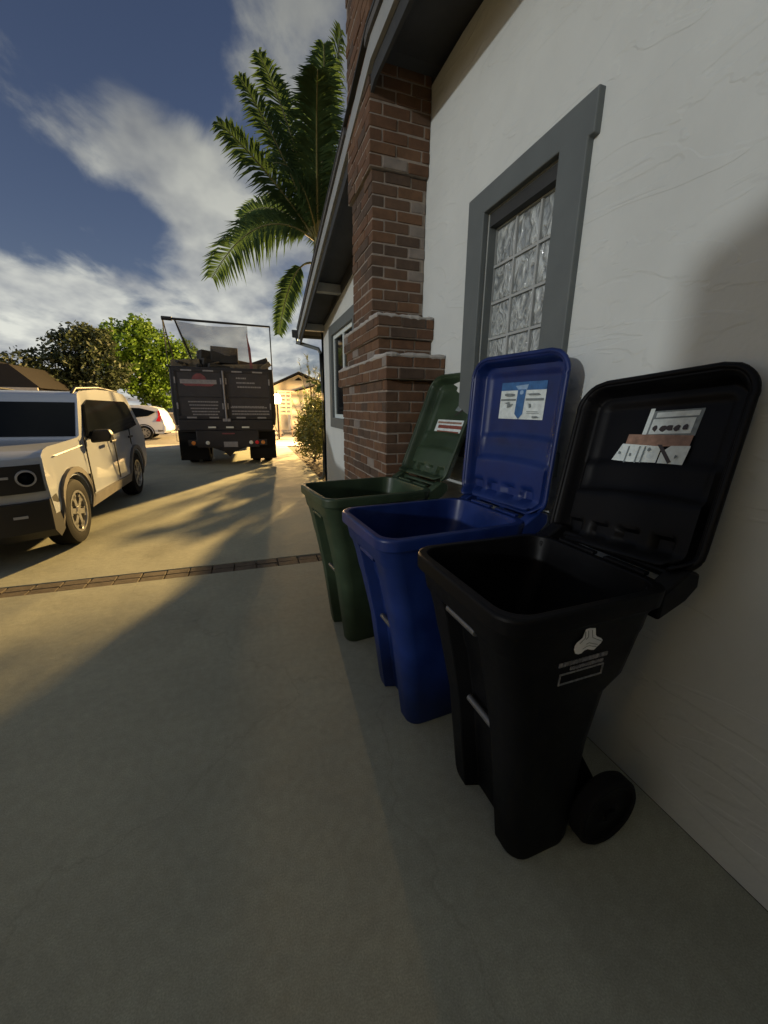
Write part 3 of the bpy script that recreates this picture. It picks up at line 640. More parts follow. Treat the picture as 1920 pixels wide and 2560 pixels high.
def wheel(parent, x, y, rad, wid, side, spokes=6, rimr=.62, parts=True):
    mb = MB(); c = (x, y, rad)
    w2 = wid/2
    mb.lathe([(-w2*.9, rad*rimr), (-w2, rad*.80), (-w2*.86, rad*.955), (-w2*.6, rad), (w2*.6, rad), (w2*.86, rad*.955), (w2, rad*.80), (w2*.9, rad*rimr)], c, 'x', 36, closed_prof=True)
    W_ = mb.build('wheel', MT['rubber'], parent, smooth=40)
    mb = MB(); o = side*w2
    mb.lathe([(o*.85, rad*rimr), (o*.95, rad*(rimr + .02)), (o*.95, rad*(rimr - .05)), (o*.3, rad*(rimr - .09)), (o*.2, rad*(rimr - .09)), (o*.1, rad*rimr)], c, 'x', 36, closed_prof=True)
    for k in range(spokes):
        a = 2*math.pi*k/spokes + .3; M_ = Matrix.Translation(c) @ Matrix.Rotation(a, 4, 'X')
        x0, x1 = sorted((o*.62, o*.86)); mb.box(x0, x1, -.028*rad/.35, .028*rad/.35, .03, rad*(rimr - .06), 0, M_)
        mb.box(x0, x1, -.05*rad/.35, .05*rad/.35, rad*(rimr - .2), rad*(rimr - .06), 0, M_)
    mb.lathe([(o*.5, .055), (o*.92, .05), (o*.92, .01)], c, 'x', 18)
    mb.build('rim', MT['chrome'], W_, smooth=35)
    mb = MB(); mb.lathe([(o*.15, rad*(rimr - .08)), (o*.25, rad*(rimr - .08))], c, 'x', 24); mb.build('brake_disc', MT['black_trim'], W_)
    return W_

# --- white boxy SUV, nose towards the camera
V = empty('suv', (-2.76, 4.14, 0), R(0.5), 'white boxy SUV parked on the drive with its nose towards the bins', 'SUV')
def hw_suv(y, z):
    h = .95
    if z > 1.02: h -= .16 * smooth01(1.0, 1.8, z) + .015
    if z < .5: h -= .04*(.5 - z)/.2
    return h
wc1, wc2 = .86, 3.53
ol = [(.06, .50), (.03, .62), (.0, .80), (.0, .95), (.03, 1.02), (.10, 1.055), (.4, 1.075), (.9, 1.09), (1.22, 1.105), (1.31, 1.125), (1.80, 1.53), (1.87, 1.60), (1.97, 1.635), (2.6, 1.675), (3.4, 1.675), (4.0, 1.645), (4.14, 1.60), (4.2, 1.46), (4.33, 1.10), (4.37, .95), (4.38, .6), (4.3, .42)]
ol = [(.08, .46)] + ol[0:] + [(y, z) for y, z in arc(wc2, .36, .43, .36)] + [(2.9, .33), (1.5, .33)] + arc(wc1, .36, .43, .36)
sv = Shell(ol, hw_suv, 4.38, fr=.27, rr=.12)
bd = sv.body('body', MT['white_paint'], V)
mb = MB(); mb.box(-.72, .72, .5, 4.2, .26, 1.0); mb.build('underbody', MT['black_trim'], V)
sv.band((1.33, 1.14), (1.785, 1.517), -.95, .95, 20, .008).build('windscreen', MT['car_glass'], V, smooth=30)
# side glass, one piece of dark glazing with dark pillars
gl = [(1.56, 1.13), (1.93, 1.50), (2.1, 1.56), (3.85, 1.55), (3.98, 1.49), (4.0, 1.16), (3.3, 1.11), (2.6, 1.10)]
for s_ in (1, -1): sv.side(list(reversed(gl)), s_, .006).build('side_window', MT['car_glass'], V)
# lower black bumper & cladding
lo_ol = [(.07, .26), (-.02, .34), (-.02, .62), (.2, .64), (.34, .56), (.36, .30)]
sl = Shell(lo_ol, lambda y, z: .945, 4.38, fr=.27); sl.body('front_bumper', MT['black_trim'], V, inset=.02)
for s_ in (1, -1):
    for wc in (wc1, wc2):
        pts = arc(wc, .36, .43, .30, 16); outer = arc(wc, .36, .49, .30, 16)
        sv.side(pts + outer[::-1], s_, .022, -.03).build('arch_flare', MT['fence_grey'] if s_ > 0 else MT['black_trim'], V)
    sv.side([(1.33, .30), (3.06, .30), (3.06, .43), (1.33, .43)], s_, .02, -.02).build('sill_cladding', MT['fence_grey'], V)
sv.side([(1.30, .50), (1.34, .70), (1.36, .70), (1.33, .50)], 1, .003).build('vent', MT['black_trim'], V)
# door gaps and handles
mb = MB()
for yy in (1.42, 2.52, 3.42):
    lo = [[sv.P(1, y, z, .0035) for y, z in ((yy, .46), (yy + .012, .46), (yy + .012, 1.12), (yy, 1.12))], [sv.P(1, y, z, -.01) for y, z in ((yy, .46), (yy + .012, .46), (yy + .012, 1.12), (yy, 1.12))]]; mb.loft(lo)
mb.each('door_gap', MT['black_trim'], V)
for yy in (2.25, 3.18):
    sv.side([(yy, .985), (yy + .2, .985), (yy + .2, 1.02), (yy, 1.02)], 1, .03, .0).build('door_handle', MT['black_trim'], V, bevel=.008)
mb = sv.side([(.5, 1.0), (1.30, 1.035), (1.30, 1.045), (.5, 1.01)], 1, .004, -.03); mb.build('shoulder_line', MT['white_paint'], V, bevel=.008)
# grille with round headlamps
gr = sv.band((-.002, .715), (-.002, .965), -.975, .975, 28, .015, .02); g_ = gr.build('grille', MT['black_trim'], V, smooth=30)
mb = sv.band((-.008, .855), (-.008, .875), -.78, .78, 24, .022, .0); mb.build('grille_bar', MT['lamp_ring'], g_)
for s_ in (-1, 1):
    c = sv.P(s_*.885, 0, .85)
    mb = MB(); cc = (c[0], c[1] - .03, c[2])
    lo = []
    M_ = Matrix.Translation(cc) @ Matrix.Rotation(R(30*s_), 4, 'Z')
    mbb = MB(); mbb.lathe([(-.02, .072), (-.022, .060), (.02, .057), (.02, .076)], (0, 0, 0), 'y', 32, closed_prof=True); mbb.v = [tuple(M_ @ Vector(v)) for v in mbb.v]
    h_ = mbb.build('headlight', MT['lamp_ring'], V, smooth=40)
    mbb = MB(); mbb.lathe([(-.006, .06), (-.006, .03), (-.012, .0)], (0, 0, 0), 'y', 28); mbb.v = [tuple(M_ @ Vector(v)) for v in mbb.v]; mbb.build('lens', MT['car_glass'], h_, smooth=50)
    mbb = MB(); mbb.box(-.08, .02, -.03, -.01, -.012, .01); M2 = Matrix.Translation(sv.P(s_*.82, 0, .5)) @ Matrix.Rotation(R(22*s_), 4, 'Z'); mbb.v = [tuple(M2 @ Vector(v)) for v in mbb.v]; mbb.build('fog_light', MT['lamp_ring'], V)
# roof rails, mirrors
for s_ in (-1, 1):
    mb = MB(); mb.tube([(s_*.70, 1.98, 1.63), (s_*.70, 2.12, 1.70), (s_*.70, 3.0, 1.74), (s_*.70, 3.9, 1.71), (s_*.70, 4.02, 1.64)], .02, 8); mb.build('roof_rail', MT['black_trim'], V, smooth=50)
    mb = MB(); mb.prism([(.0, .0), (.20, .02), (.235, .1), (.20, .17), (.03, .16), (-.01, .08)], 'y', 0, .12)
    mb.v = [(s_*(v[0] + .90), v[1] + 1.70, v[2] + 1.03) for v in mb.v]
    mb.box(*sorted((s_*.84, s_*.93)), 1.74, 1.82, 1.08, 1.15); mr_ = mb.build('mirror', MT['black_trim'], V, bevel=.02, seg=3, smooth=50)
for s_ in (-1, 1):
    for y_ in (wc1, wc2): wheel(V, s_*.83, y_, .36, .235, s_)
mb = MB()
for s_ in (-.38, .38):
    mb.prism([(s_ - .22, .9), (s_ + .22, .9), (s_ + .2, 1.2), (s_ + .11, 1.26), (s_ + .11, 1.42), (s_ - .11, 1.42), (s_ - .11, 1.26), (s_ - .2, 1.2)], 'y', 2.2, 2.3); pass
mb.each('seat', MT['fence_grey'], V, bevel=.03, seg=3)

# --- white crossover passing in the street, tail to the right
C2 = empty('crossover_car', (-3.30, 20.9, 0), R(90), 'white crossover with a red tail lamp parked in the street beyond the SUV', 'car')
def hw_c(y, z): return .91 - (.22 * min(1, (z - .95)/.7) if z > .95 else 0) - (.05*(.45 - z)/.2 if z < .45 else 0)
Lc = 4.55; f1, f2 = .92, 3.42
ol = [(.05, .35), (.0, .55), (.05, .78), (.2, .88), (1.0, 1.02), (1.2, 1.08), (1.95, 1.56), (2.3, 1.66), (3.0, 1.68), (3.7, 1.62), (4.12, 1.52), (4.28, 1.36), (4.38, 1.1), (4.45, .95), (4.47, .8), (4.55, .62), (4.53, .45), (4.4, .33)]
ol = ol + arc(f2, .34, .39, .33) + arc(f1, .34, .39, .33)
sc_ = Shell(ol, hw_c, Lc, fr=.3, rr=.22)
# local +y must be the tail: flip so that the tail ends at the empty (to the right in the street)
def flip(o):
    for v in o.data.vertices: v.co.y = v.co.y - Lc
    return o
C2.rotation_euler = (0, 0, R(-90)); C2.scale = (.93, .93, .88)
parts_ = [sc_.body('body', MT['white_paint_b'], C2)]
for s_ in (1, -1):
    parts_.append(sc_.side([(1.5, 1.08), (2.05, 1.50), (2.5, 1.58), (3.3, 1.56), (4.0, 1.38), (3.65, 1.17), (3.0, 1.09)][::-1], s_, .035).build('side_window', MT['car_glass'], C2))
    parts_.append(sc_.side([(3.96, .92), (4.26, .90), (4.36, 1.12), (4.24, 1.42), (4.08, 1.44), (4.12, 1.15)], s_, .012, -.04).build('tail_light', MT['red_lens'], C2))
    parts_.append(sc_.side(arc(f2, .34, .39, .30, 14) + arc(f2, .34, .44, .30, 14)[::-1], s_, .012, -.03).build('arch_flare', MT['black_trim'], C2))
    parts_.append(sc_.side([(3.0, .98), (3.2, .98), (3.2, 1.01), (3.0, 1.01)], s_, .03, 0).build('door_handle', MT['chrome'], C2))
    parts_.append(sc_.side([(4.0, .40), (4.45, .42), (4.45, .47), (4.0, .5)], s_, .01, -.03).build('bumper_trim', MT['fence_grey'], C2))
for s_ in (-1, 1):
    for y_ in (f1, f2):
        w_ = wheel(C2, s_*.80, y_, .345, .22, s_, 8, .68); parts_ += [w_] + list(w_.children)
mb = MB(); mb.box(-.66, .66, .5, 4.3, .25, .9); parts_.append(mb.build('underbody', MT['black_trim'], C2))
for o in parts_: flip(o)

# --- junk haul truck, seen from behind
T = empty('dump_truck', (-.485, 10.9, 0), R(-1.2), 'dark dump truck with loaded bed and raised tarp frame, seen from behind', 'truck')
hwT = 1.20
mb = MB()
mb.prism([(-hwT, 1.02), (-hwT - .03, 1.3), (-hwT, 2.42), (hwT, 2.42), (hwT + .03, 1.3), (hwT, 1.02)], 'y', .06, 4.4)
bed = mb.build('dump_body', MT['truck_dark'], T, bevel=.02)
mb = MB(); mb.prism([(-1.16, 1.0), (-1.1, .86), (1.1, .86), (1.16, 1.0)], 'y', .02, 4.2); mb.box(-.45, -.3, .3, 7, .6, .86); mb.box(.3, .45, .3, 7, .6, .86); mb.build('chassis', MT['truck_dark'], T, bevel=.01)
mb = MB(); mb.box(-1.1, 1.1, 4.75, 6.4, .6, 2.5); mb.box(-1.0, 1.0, 6.4, 7.4, .6, 1.5); mb.build('cab', MT['truck_dark'], T, bevel=.08, seg=3)
for k, (a, b) in enumerate(((-1.12, -.03), (.03, 1.12))):
    mb = MB(); mb.box(a, b, .0, .055, 1.18, 2.36)
    d_ = mb.build('rear_door', MT['truck_panel'], T, bevel=.012)
    mb = MB(); fr_ = .05
    mb.box(a, b, -.02, -.0005, 2.30, 2.36); mb.box(a, b, -.02, -.0005, 1.18, 1.25); mb.box(a, a + fr_, -.0195, -.0005, 1.251, 2.299); mb.box(b - fr_, b, -.0195, -.0005, 1.251, 2.299); mb.box(a + fr_ + .001, b - fr_ - .001, -.012, -.0005, 1.70, 1.73)
    mb.build('door_frame', MT['truck_dark'], d_, bevel=.004)
    mb = MB()
    for c in (a + .30, b - .30):
        mb.box(c - .12, c + .12, -.026, -.021, 2.31, 2.345); 
    for c in (a + .32, b - .26): mb.box(c - .11, c + .11, -.026, -.021, 1.195, 1.235)
    for z_ in (2.02, 1.42):
        mb.box(a + .012, a + .045, -.0255, -.0205, z_, z_ + .15); mb.box(b - .045, b - .012, -.0255, -.0205, z_, z_ + .15)
    mb.each('reflector_tape', MT['truck_white'], d_)
    mb = MB()
    if k == 0:
        mb.box(-.98, -.16, -.010, -.0008, 2.02, 2.12, 0); mb.v[-8:] = mb.v[-8:]
        mb.prism([(-.72, 2.12), (-.68, 2.2), (-.6, 2.26), (-.5, 2.26), (-.42, 2.2), (-.38, 2.12)], 'y', -.012, -.0015, 1)
        mb.prism([(-.86, 1.965), (-.28, 1.965), (-.2, 2.019), (-.95, 2.019)], 'y', -.011, -.001, 1)
        mb.prism([(-.6, 2.1), (-.55, 2.04), (-.5, 2.1), (-.55, 2.075)], 'y', -.0135, -.0125, 0)
        for j, z_ in enumerate((1.58, 1.50, 1.42, 1.345, 1.275)):
            x_ = -.85 + .02*j
            while x_ < -.20:
                w = random.uniform(.03, .07); mb.box(x_, x_ + w, -.006, -.0008, z_, z_ + .03, 0); x_ += w + .006
    else:
        for z_, xa, xb in ((2.16, .30, .52), (2.05, .30, .72), (1.95, .32, .85), (1.45, .12, .98), (1.47, .15, .9)):
            x_ = xa
            while x_ < xb:
                w = random.uniform(.025, .07); mb.box(x_, x_ + w, -.006, -.0008, z_, z_ + .035, 0); x_ += w + .008
        for z_ in (1.36, 1.29):
            x_ = .14
            while x_ < 1.02:
                w = random.uniform(.03, .09); mb.box(x_, x_ + w, -.006, -.0008, z_, z_ + .03, 0); x_ += w + .006
    mb.build('lettering', [MT['truck_white'], MT['truck_red']], d_)
mb = MB(); mb.tube([(0.0, -.035, 1.12), (0.0, -.035, 2.34)], .022, 8); mb.box(-.09, .09, -.05, -.015, 1.12, 1.19); mb.build('lock_rod', MT['truck_white'], T, smooth=40)
mb = MB(); mb.box(-1.12, 1.12, -.03, .04, .90, 1.165); mb.box(-.75, .75, -.02, .06, .46, .895); mb.prism([(-.42, .46), (.42, .46), (.14, .36), (0, .22), (-.14, .36)], 'y', -.01, .04); mb.build('rear_bumper', MT['truck_dark'], T, bevel=.012)
mb = MB()
for c in (-.36, .06, .44): mb.box(c - .09, c + .09, -.05, -.031, .955, .995)
mb.each('marker_light', MT['white_lens'], T)
mb = MB(); mb.box(-.14, .16, -.035, -.0205, .80, .835); mb.build('plate_lamp', MT['truck_red'], T)
mb = MB(); mb.box(-.12, .22, -.034, -.0205, .47, .61); mb.build('number_plate', MT['truck_white'], T, bevel=.004)
for c, mk in ((-.83, 'amber_lens'), (-.5, 'white_lens'), (.55, 'white_lens'), (.70, 'red_lens'), (.85, 'amber_lens')):
    mb = MB(); mb.lathe([(-.04, .02), (-.035, .045), (-.021, .05)], (c, 0, .585), 'y', 16); mb.build('tail_lamp', MT[mk], T, smooth=50)
mb = MB(); mb.box(-.95, -.42, -.0205, .02, .51, .66); mb.box(.48, .95, -.0205, .02, .51, .66); mb.each('lamp_bracket', MT['truck_dark'], T)
for s_ in (-1, 1):
    mb = MB(); x0, x1 = sorted((s_*1.18, s_*.50)); mb.box(x0, x1, .12, .135, .14, .90); mb.build('mud_flap', MT['rubber'], T)
    for dx in (.98, .66):
        mb = MB(); mb.lathe([(-.12, .3), (-.13, .42), (-.10, .49), (.10, .49), (.13, .42), (.12, .3)], (s_*dx, .95, .49), 'x', 32, closed_prof=True); mb.lathe([(-.05, .3), (.05, .3)], (s_*dx, .95, .49), 'x', 20)
        mb.build('wheel', MT['rubber'], T, smooth=40)
    mb = MB(); mb.lathe([(-.14, .3), (-.15, .42), (-.12, .49), (.12, .49), (.15, .42), (.14, .3)], (s_*.95, 6.2, .49), 'x', 32, closed_prof=True); mb.lathe([(-.05, .3), (.05, .3)], (s_*.95, 6.2, .49), 'x', 20); mb.build('wheel', MT['rubber'], T, smooth=40)
    mb = MB(); mb.tube([(s_*1.14, .2, 1.1), (s_*1.24, .2, .85), (s_*1.24, .2, .62), (s_*1.2, .2, .62)], .008, 5); mb.build('hook_bar', MT['steel'], T)
# tarp frame
mb = MB(); mb.tube([(-1.17, 1.0, 2.3), (-1.2, .05, 3.46)], .014, 6); mb.tube([(1.15, 1.0, 2.3), (1.19, .0, 2.4), (1.19, .0, 3.42)], .014, 6); mb.tube([(-1.22, .05, 3.46), (1.2, .0, 3.42)], [.03, .022], 8); mb.tube([(-1.2, .05, 2.38), (-1.2, .05, 3.46)], .012, 6)
mb.tube([(-1.22, .05, 3.46), (-1.0, .045, 3.455)], .045, 8); mb.tube([(-.95, .1, 3.44), (-.72, .9, 2.5)], .022, 6)
mb.build('tarp_frame', MT['black_trim'], T, smooth=50)
mb = MB(); vs = []; nx, ny = 24, 10
for j in range(ny + 1):
    for i in range(nx + 1):
        a, b = i/nx, j/ny; x_ = -.96 + 1.62*a*(1 - .0*b) + .15*b*(1 - a); sag = .05*math.sin(a*7) * b + .04*math.sin(a*14 + 2)*b
        vs.append((x_, .08 + 1.0*b + sag, 3.43 - .02*a - 1.0*b - .06*math.sin(a*math.pi)*(1 - b)))
mb.add(vs, [(j*(nx+1)+i, j*(nx+1)+i+1, (j+1)*(nx+1)+i+1, (j+1)*(nx+1)+i) for j in range(ny) for i in range(nx)])
mb.build('tarp', MT['mesh'], T, smooth=60)
mb = MB(); mb.prism([(.66, 2.42), (.62, 3.3), (.7, 2.9), (.72, 2.42)], 'y', .15, .19); mb.build('tarp_edge', MT['truck_red'], T)
# load
mb = MB()
def jbox(cx, cy, cz, sx, sy, sz, rz, ry=0, rx=0, mi=0):
    M_ = Matrix.Translation((cx, cy, cz)) @ Matrix.Rotation(rz, 4, 'Z') @ Matrix.Rotation(ry, 4, 'Y') @ Matrix.Rotation(rx, 4, 'X'); mb.box(-sx/2, sx/2, -sy/2, sy/2, -sz/2, sz/2, mi, M_)
jbox(.02, .9, 2.78, .66, .5, .4, .1, .03); jbox(-.42, .8, 2.72, .36, .4, .3, .4, .1); jbox(-.85, .5, 2.50, .66, .5, .2, 0, -.08, 0, 1); jbox(-.45, .5, 2.5, .3, .5, .26, .6, .2)
jbox(.55, .5, 2.46, 1.1, .5, .16, .05, -.06, 0, 1); jbox(.85, .7, 2.58, .5, .6, .16, .1, -.35, 0, 0); jbox(.5, 1.4, 2.6, .9, .6, .2, .5, .1, .1, 1); jbox(-.6, 1.8, 2.55, .9, .9, .35, .2, 0, .1, 0); jbox(.2, 2.6, 2.5, 1.6, 1.2, .3, .1, 0, .1, 0); jbox(1.02, .4, 2.50, .3, .4, .12, .1, -.6, 0, 1); jbox(-.1, .3, 2.45, .5, .3, .1, .3, .1)
for k in range(26): jbox(random.uniform(-1.05, 1.05), random.uniform(.2, 1.4), random.uniform(2.42, 2.52), random.uniform(.08, .4), random.uniform(.05, .3), random.uniform(.03, .1), random.uniform(0, 3), random.uniform(-.4, .4), random.uniform(-.3, .3), random.choice((0, 0, 1)))
tag(mb.build('junk_load', [MT['junk'], MT['junk_tan']], None, bevel=.02), 'heap of dark boxes and boards piled above the truck bed', 'junk')
o = bpy.data.objects['junk_load']; o.location = T.location; o.rotation_euler = T.rotation_euler

# ------------------------------------------------------------------ plants
def leaf_cloud(mb, cx, cy, cz, rx, ry, rz, n, size, rnd, jag=.35, seed=0, shell=.55):
    off = Vector((seed*3.1, seed*1.7, seed))
    for _ in range(n):
        d = Vector((rnd.gauss(0, 1), rnd.gauss(0, 1), rnd.gauss(0, 1))).normalized()
        rr = (shell + (1 - shell)*rnd.random()) * (1 + jag*noise.noise(d*2.2 + off)*1.6 + .15*noise.noise(d*6 + off))
        p = Vector((cx + d.x*rx*rr, cy + d.y*ry*rr, cz + d.z*rz*rr))
        if noise.noise(p*1.4 + off) < -.22: continue
        s_ = size*rnd.uniform(.6, 1.3); a = Vector((rnd.gauss(0, 1), rnd.gauss(0, 1), rnd.gauss(0, .7))).normalized(); b = a.cross(Vector((rnd.gauss(0, 1), rnd.gauss(0, 1), rnd.gauss(0, 1)))).normalized()
        mb.add([p - a*s_, p + b*s_*.45, p + a*s_, p - b*s_*.45], [(0, 1, 2, 3)])
def tree(name, label, cat, base, clumps, lm_, tr=.12, seed=1, size=.11, limbs=True, group=None, n=900, sc=1):
    clumps = [tuple(q*sc for q in c) for c in clumps]
    rnd = random.Random(seed); E_ = empty(name, base, 0, label, cat, group)
    mb = MB()
    for k, (x, y, z, rx, ry, rz) in enumerate(clumps): leaf_cloud(mb, x, y, z, rx, ry, rz, int(n*rx*rz/.8), size, rnd, seed=seed + k)
    mb.build('crown', lm_, E_)
    mb = MB(); zt = min(c[2] for c in clumps)
    mb.tube([(0, 0, -.1), (.05, .02, zt*.5), (0, 0, zt)], [tr*1.3, tr, tr*.8], 9)
    for (x, y, z, rx, ry, rz) in clumps: mb.tube([(0, 0, zt*.75), (x*.5, y*.5, (zt*.75 + z)/2 + .1), (x, y, z + rz*.3)], [tr*.5, tr*.32, tr*.1], 6)
    mb.build('trunk', MT['bark'], E_, smooth=60); return E_
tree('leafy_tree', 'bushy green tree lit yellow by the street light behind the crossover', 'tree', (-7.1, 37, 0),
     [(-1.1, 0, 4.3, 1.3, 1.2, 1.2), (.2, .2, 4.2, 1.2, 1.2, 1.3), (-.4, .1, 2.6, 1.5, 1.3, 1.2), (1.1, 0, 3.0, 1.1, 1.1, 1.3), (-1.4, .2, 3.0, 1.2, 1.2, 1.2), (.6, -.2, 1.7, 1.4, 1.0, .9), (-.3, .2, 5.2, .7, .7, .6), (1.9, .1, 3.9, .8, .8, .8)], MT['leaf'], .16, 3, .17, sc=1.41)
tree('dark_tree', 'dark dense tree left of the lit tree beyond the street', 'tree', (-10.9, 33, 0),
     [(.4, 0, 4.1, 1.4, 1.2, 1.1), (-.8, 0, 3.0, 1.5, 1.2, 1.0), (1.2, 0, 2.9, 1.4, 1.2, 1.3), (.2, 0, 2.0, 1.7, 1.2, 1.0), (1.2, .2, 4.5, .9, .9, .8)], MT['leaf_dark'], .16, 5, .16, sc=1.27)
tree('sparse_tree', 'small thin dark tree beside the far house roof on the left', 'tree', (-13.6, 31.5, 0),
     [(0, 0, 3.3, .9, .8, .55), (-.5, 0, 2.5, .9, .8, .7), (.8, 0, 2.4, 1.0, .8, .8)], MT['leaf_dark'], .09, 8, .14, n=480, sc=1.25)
tree('hedge', 'rounded hedge of dark leaves beside the house corner', 'hedge', (1.75, 11.2, 0),
     [(.0, -1.9, .75, .42, .7, .7), (-.1, -1.2, 1.0, .45, .8, .7), (-.05, .3, .65, .55, 1.3, .7), (.1, 0, 1.45, .5, 1.1, .5), (.3, .2, 1.0, .6, 1.3, .8), (.05, -.3, 1.75, .35, .6, .3), (-.15, 1.2, 1.0, .4, .7, .55)], MT['hedge_leaf'], .05, 11, .05, n=4500, sc=.86)
# palm added, mostly hidden by the house, so that its fronds throw the streaked shadow on the drive
def shadow_palm():
    global PM
    keep = PM if 'PM' in globals() else None
    PM = empty('shadow_palm', (2.35, 10.6, 0), 0, 'short palm with arching fronds, added mostly unseen to streak the drive with shadow', 'palm')
    mb = MB(); mb.tube([(0, 0, -.1), (0, 0, .5), (0, 0, 1.0)], [.12, .10, .06], 10); mb.build('trunk', MT['bark'], PM, smooth=60)
    for k in range(7):
        a = R(20 + k*51); rr = 1.15 if math.cos(a) > -.3 else .8
        frond((0, 0, .95), (.45*rr*math.cos(a), .45*rr*math.sin(a), 2.3 + .1*(k % 3)), (rr*math.cos(a), rr*math.sin(a), 1.9 + .25*(k % 2)), .30, 46, .3, 60 + k)
    PM = keep
YP = shadow_palm
# loose twigs of a shrub behind the hedge, against the far gable
def twiggy(name, label, base, h, n, seed, m, spread=.5):
    rnd = random.Random(seed); E_ = empty(name, base, 0, label, 'shrub'); st = MB(); lf = MB()
    for k in range(n):
        a = rnd.uniform(0, 6.28); s_ = rnd.uniform(.1, spread); top = Vector((s_*math.cos(a), s_*math.sin(a), h*rnd.uniform(.75, 1)))
        pts = [Vector((0, 0, 0)).lerp(top, q) + Vector((0, 0, .12*math.sin(q*3.14))) for q in (0, .35, .7, 1)]; st.tube(pts, [.012, .009, .006, .003], 5)
        for j in range(26):
            q = rnd.uniform(.45, 1); p = Vector((0, 0, 0)).lerp(top, q) + Vector((0, 0, .12*math.sin(q*3.14))); d = Vector((rnd.gauss(0, 1), rnd.gauss(0, 1), .6)).normalized(); b = d.cross(Vector((0, 0, 1))).normalized()*.012
            L_ = rnd.uniform(.08, .2); lf.add([p - b, p + d*L_*.5 - b*1.3, p + d*L_, p + d*L_*.5 + b*1.3], [(0, 1, 2, 3)])
    lf.build('leaves', m, E_); st.build('stems', MT['bark'], E_)
tree('shadow_tree', 'small leafy tree added unseen behind the house to shade the drive', 'tree', (3.05, 10.9, 0),
     [(0, 0, 2.95, .8, .8, .34), (.5, .3, 3.2, .7, .7, .4), (-.35, -.2, 3.0, .5, .5, .3)], MT['leaf_dark'], .06, 21, .07, n=800)  # hidden tree added so its crown shades the near end of the lit drive
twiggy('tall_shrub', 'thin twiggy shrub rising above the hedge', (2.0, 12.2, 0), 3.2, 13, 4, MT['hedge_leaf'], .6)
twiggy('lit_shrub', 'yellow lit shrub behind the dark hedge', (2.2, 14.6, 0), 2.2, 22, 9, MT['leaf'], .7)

# --- palm behind the house corner
PB = Vector((1.70, 9.12, .3)); PM = empty('palm_tree', PB, 0, 'tall palm with arching fronds rising behind the house roof', 'palm tree'); PM.scale = (.8, .8, .8)
mb = MB(); mb.tube([(1.5, 0, -.5), (1.35, 0, .8), (1.0, 0, 2), (.45, 0, 3.3), (.02, 0, 4.3)], [.2, .16, .14, .13, .12], 14); mb.build('trunk', MT['bark'], PM, smooth=60)
mb = MB(); mb.tube([(.02, 0, 4.3), (0, 0, 4.7), (-.02, 0, 5.3), (-.05, 0, 6.0)], [.125, .19, .16, .07], 14); mb.build('crownshaft', MT['shaft'], PM, smooth=60)
def frond(start, mid, end, wid, n=100, droop=.5, seed=0, up=Vector((0, 0, 1)), bare=.12):
    rnd = random.Random(seed); mb = MB(); s_, m_, e_ = Vector(start), Vector(mid), Vector(end)
    def B_(t): return s_*(1-t)**2 + m_*2*t*(1-t) + e_*t*t
    pts = [B_(k/14) for k in range(15)]; mb.tube(pts, [.028*(1 - k/16) + .004 for k in range(15)], 6, mi=1)
    for k in range(n):
        t = bare + (1 - bare)*k/n; p = B_(t); tan = (B_(min(1, t + .02)) - B_(t - .02)).normalized()
        sd = tan.cross(up); 
        if sd.length < .1: sd = tan.cross(Vector((0, 1, 0)))
        sd.normalize(); nn = sd.cross(tan).normalized()
        ln = wid * (.5 + .5*min(1, (t - bare)/.2)) * (.25 + .75*(1 - t**4)**.7)
        for sg in (-1, 1):
            L_ = ln*rnd.uniform(.8, 1.12); d = (sd*sg*.82 + tan*rnd.uniform(.35, .6) + nn*rnd.uniform(-.1, .3)).normalized()
            w_ = nn.cross(d).normalized()*.026; q0 = p; q1 = p + d*L_*.5; q2 = p + d*L_ + Vector((0, 0, -droop*L_*rnd.uniform(.5, 1.1)))
            mb.add([q0 - w_*.4, q0 + w_*.4, q1 + w_, q2, q1 - w_], [(0, 1, 2, 4), (4, 2, 3)])
    mb.build('frond', [MT['palm_leaf'], MT['shaft']], PM, smooth=180)
c0 = (-.05, 0, 5.6)
FR = [((-1.2, -.1, 7.0), (-2.25, -.3, 7.55), .62), ((-.55, -.2, 7.9), (-1.30, -.4, 8.9), .55), ((.3, -.2, 8.3), (.55, -.4, 9.75), .55), ((-.1, .2, 8.0), (.05, .5, 9.1), .7),
      ((-1.45, -.4, 6.35), (-2.65, -.6, 4.35), .66), ((.8, .2, 7.6), (1.5, .5, 8.2), .7), ((1.2, -.3, 6.9), (2.4, -.4, 6.7), .7), ((-.5, 1.1, 7.3), (-.9, 2.2, 7.2), .7), ((.4, 1.2, 7.0), (.8, 2.3, 6.2), .7),
      ((-.2, -1.0, 7.6), (-.3, -1.9, 7.9), .6), ((.7, -1.0, 7.0), (1.3, -1.8, 6.6), .6), ((-1.0, .6, 6.9), (-1.9, 1.1, 6.3), .65), ((.15, .0, 7.2), (.35, -.2, 8.6), .6), ((-.35, .1, 7.0), (-.75, .2, 8.0), .6),
      ((-.9, -.5, 7.3), (-1.75, -.8, 8.15), .5), ((-1.1, .5, 6.5), (-2.1, .8, 5.6), .55), ((-.5, -.9, 6.9), (-1.2, -1.5, 6.4), .5), ((.1, -.6, 7.9), (.0, -1.1, 8.9), .5)]
for k, (m_, e_, w_) in enumerate(FR): frond(c0, m_, e_, w_*(1.15 if abs(e_[0]) > 1.1 else 1.3), seed=k, up=Vector((0, -.85, .5)) if abs(e_[0]) > 1.1 else Vector((0, 0, 1)), droop=.35 if k not in (4,) else .5)
shadow_palm()
frond((-.1, 0, 5.1), (-.75, -.1, 5.3), (-1.18, -.2, 3.3), .42, 80, .3, 40, bare=.35, up=Vector((0, -.9, .3)))

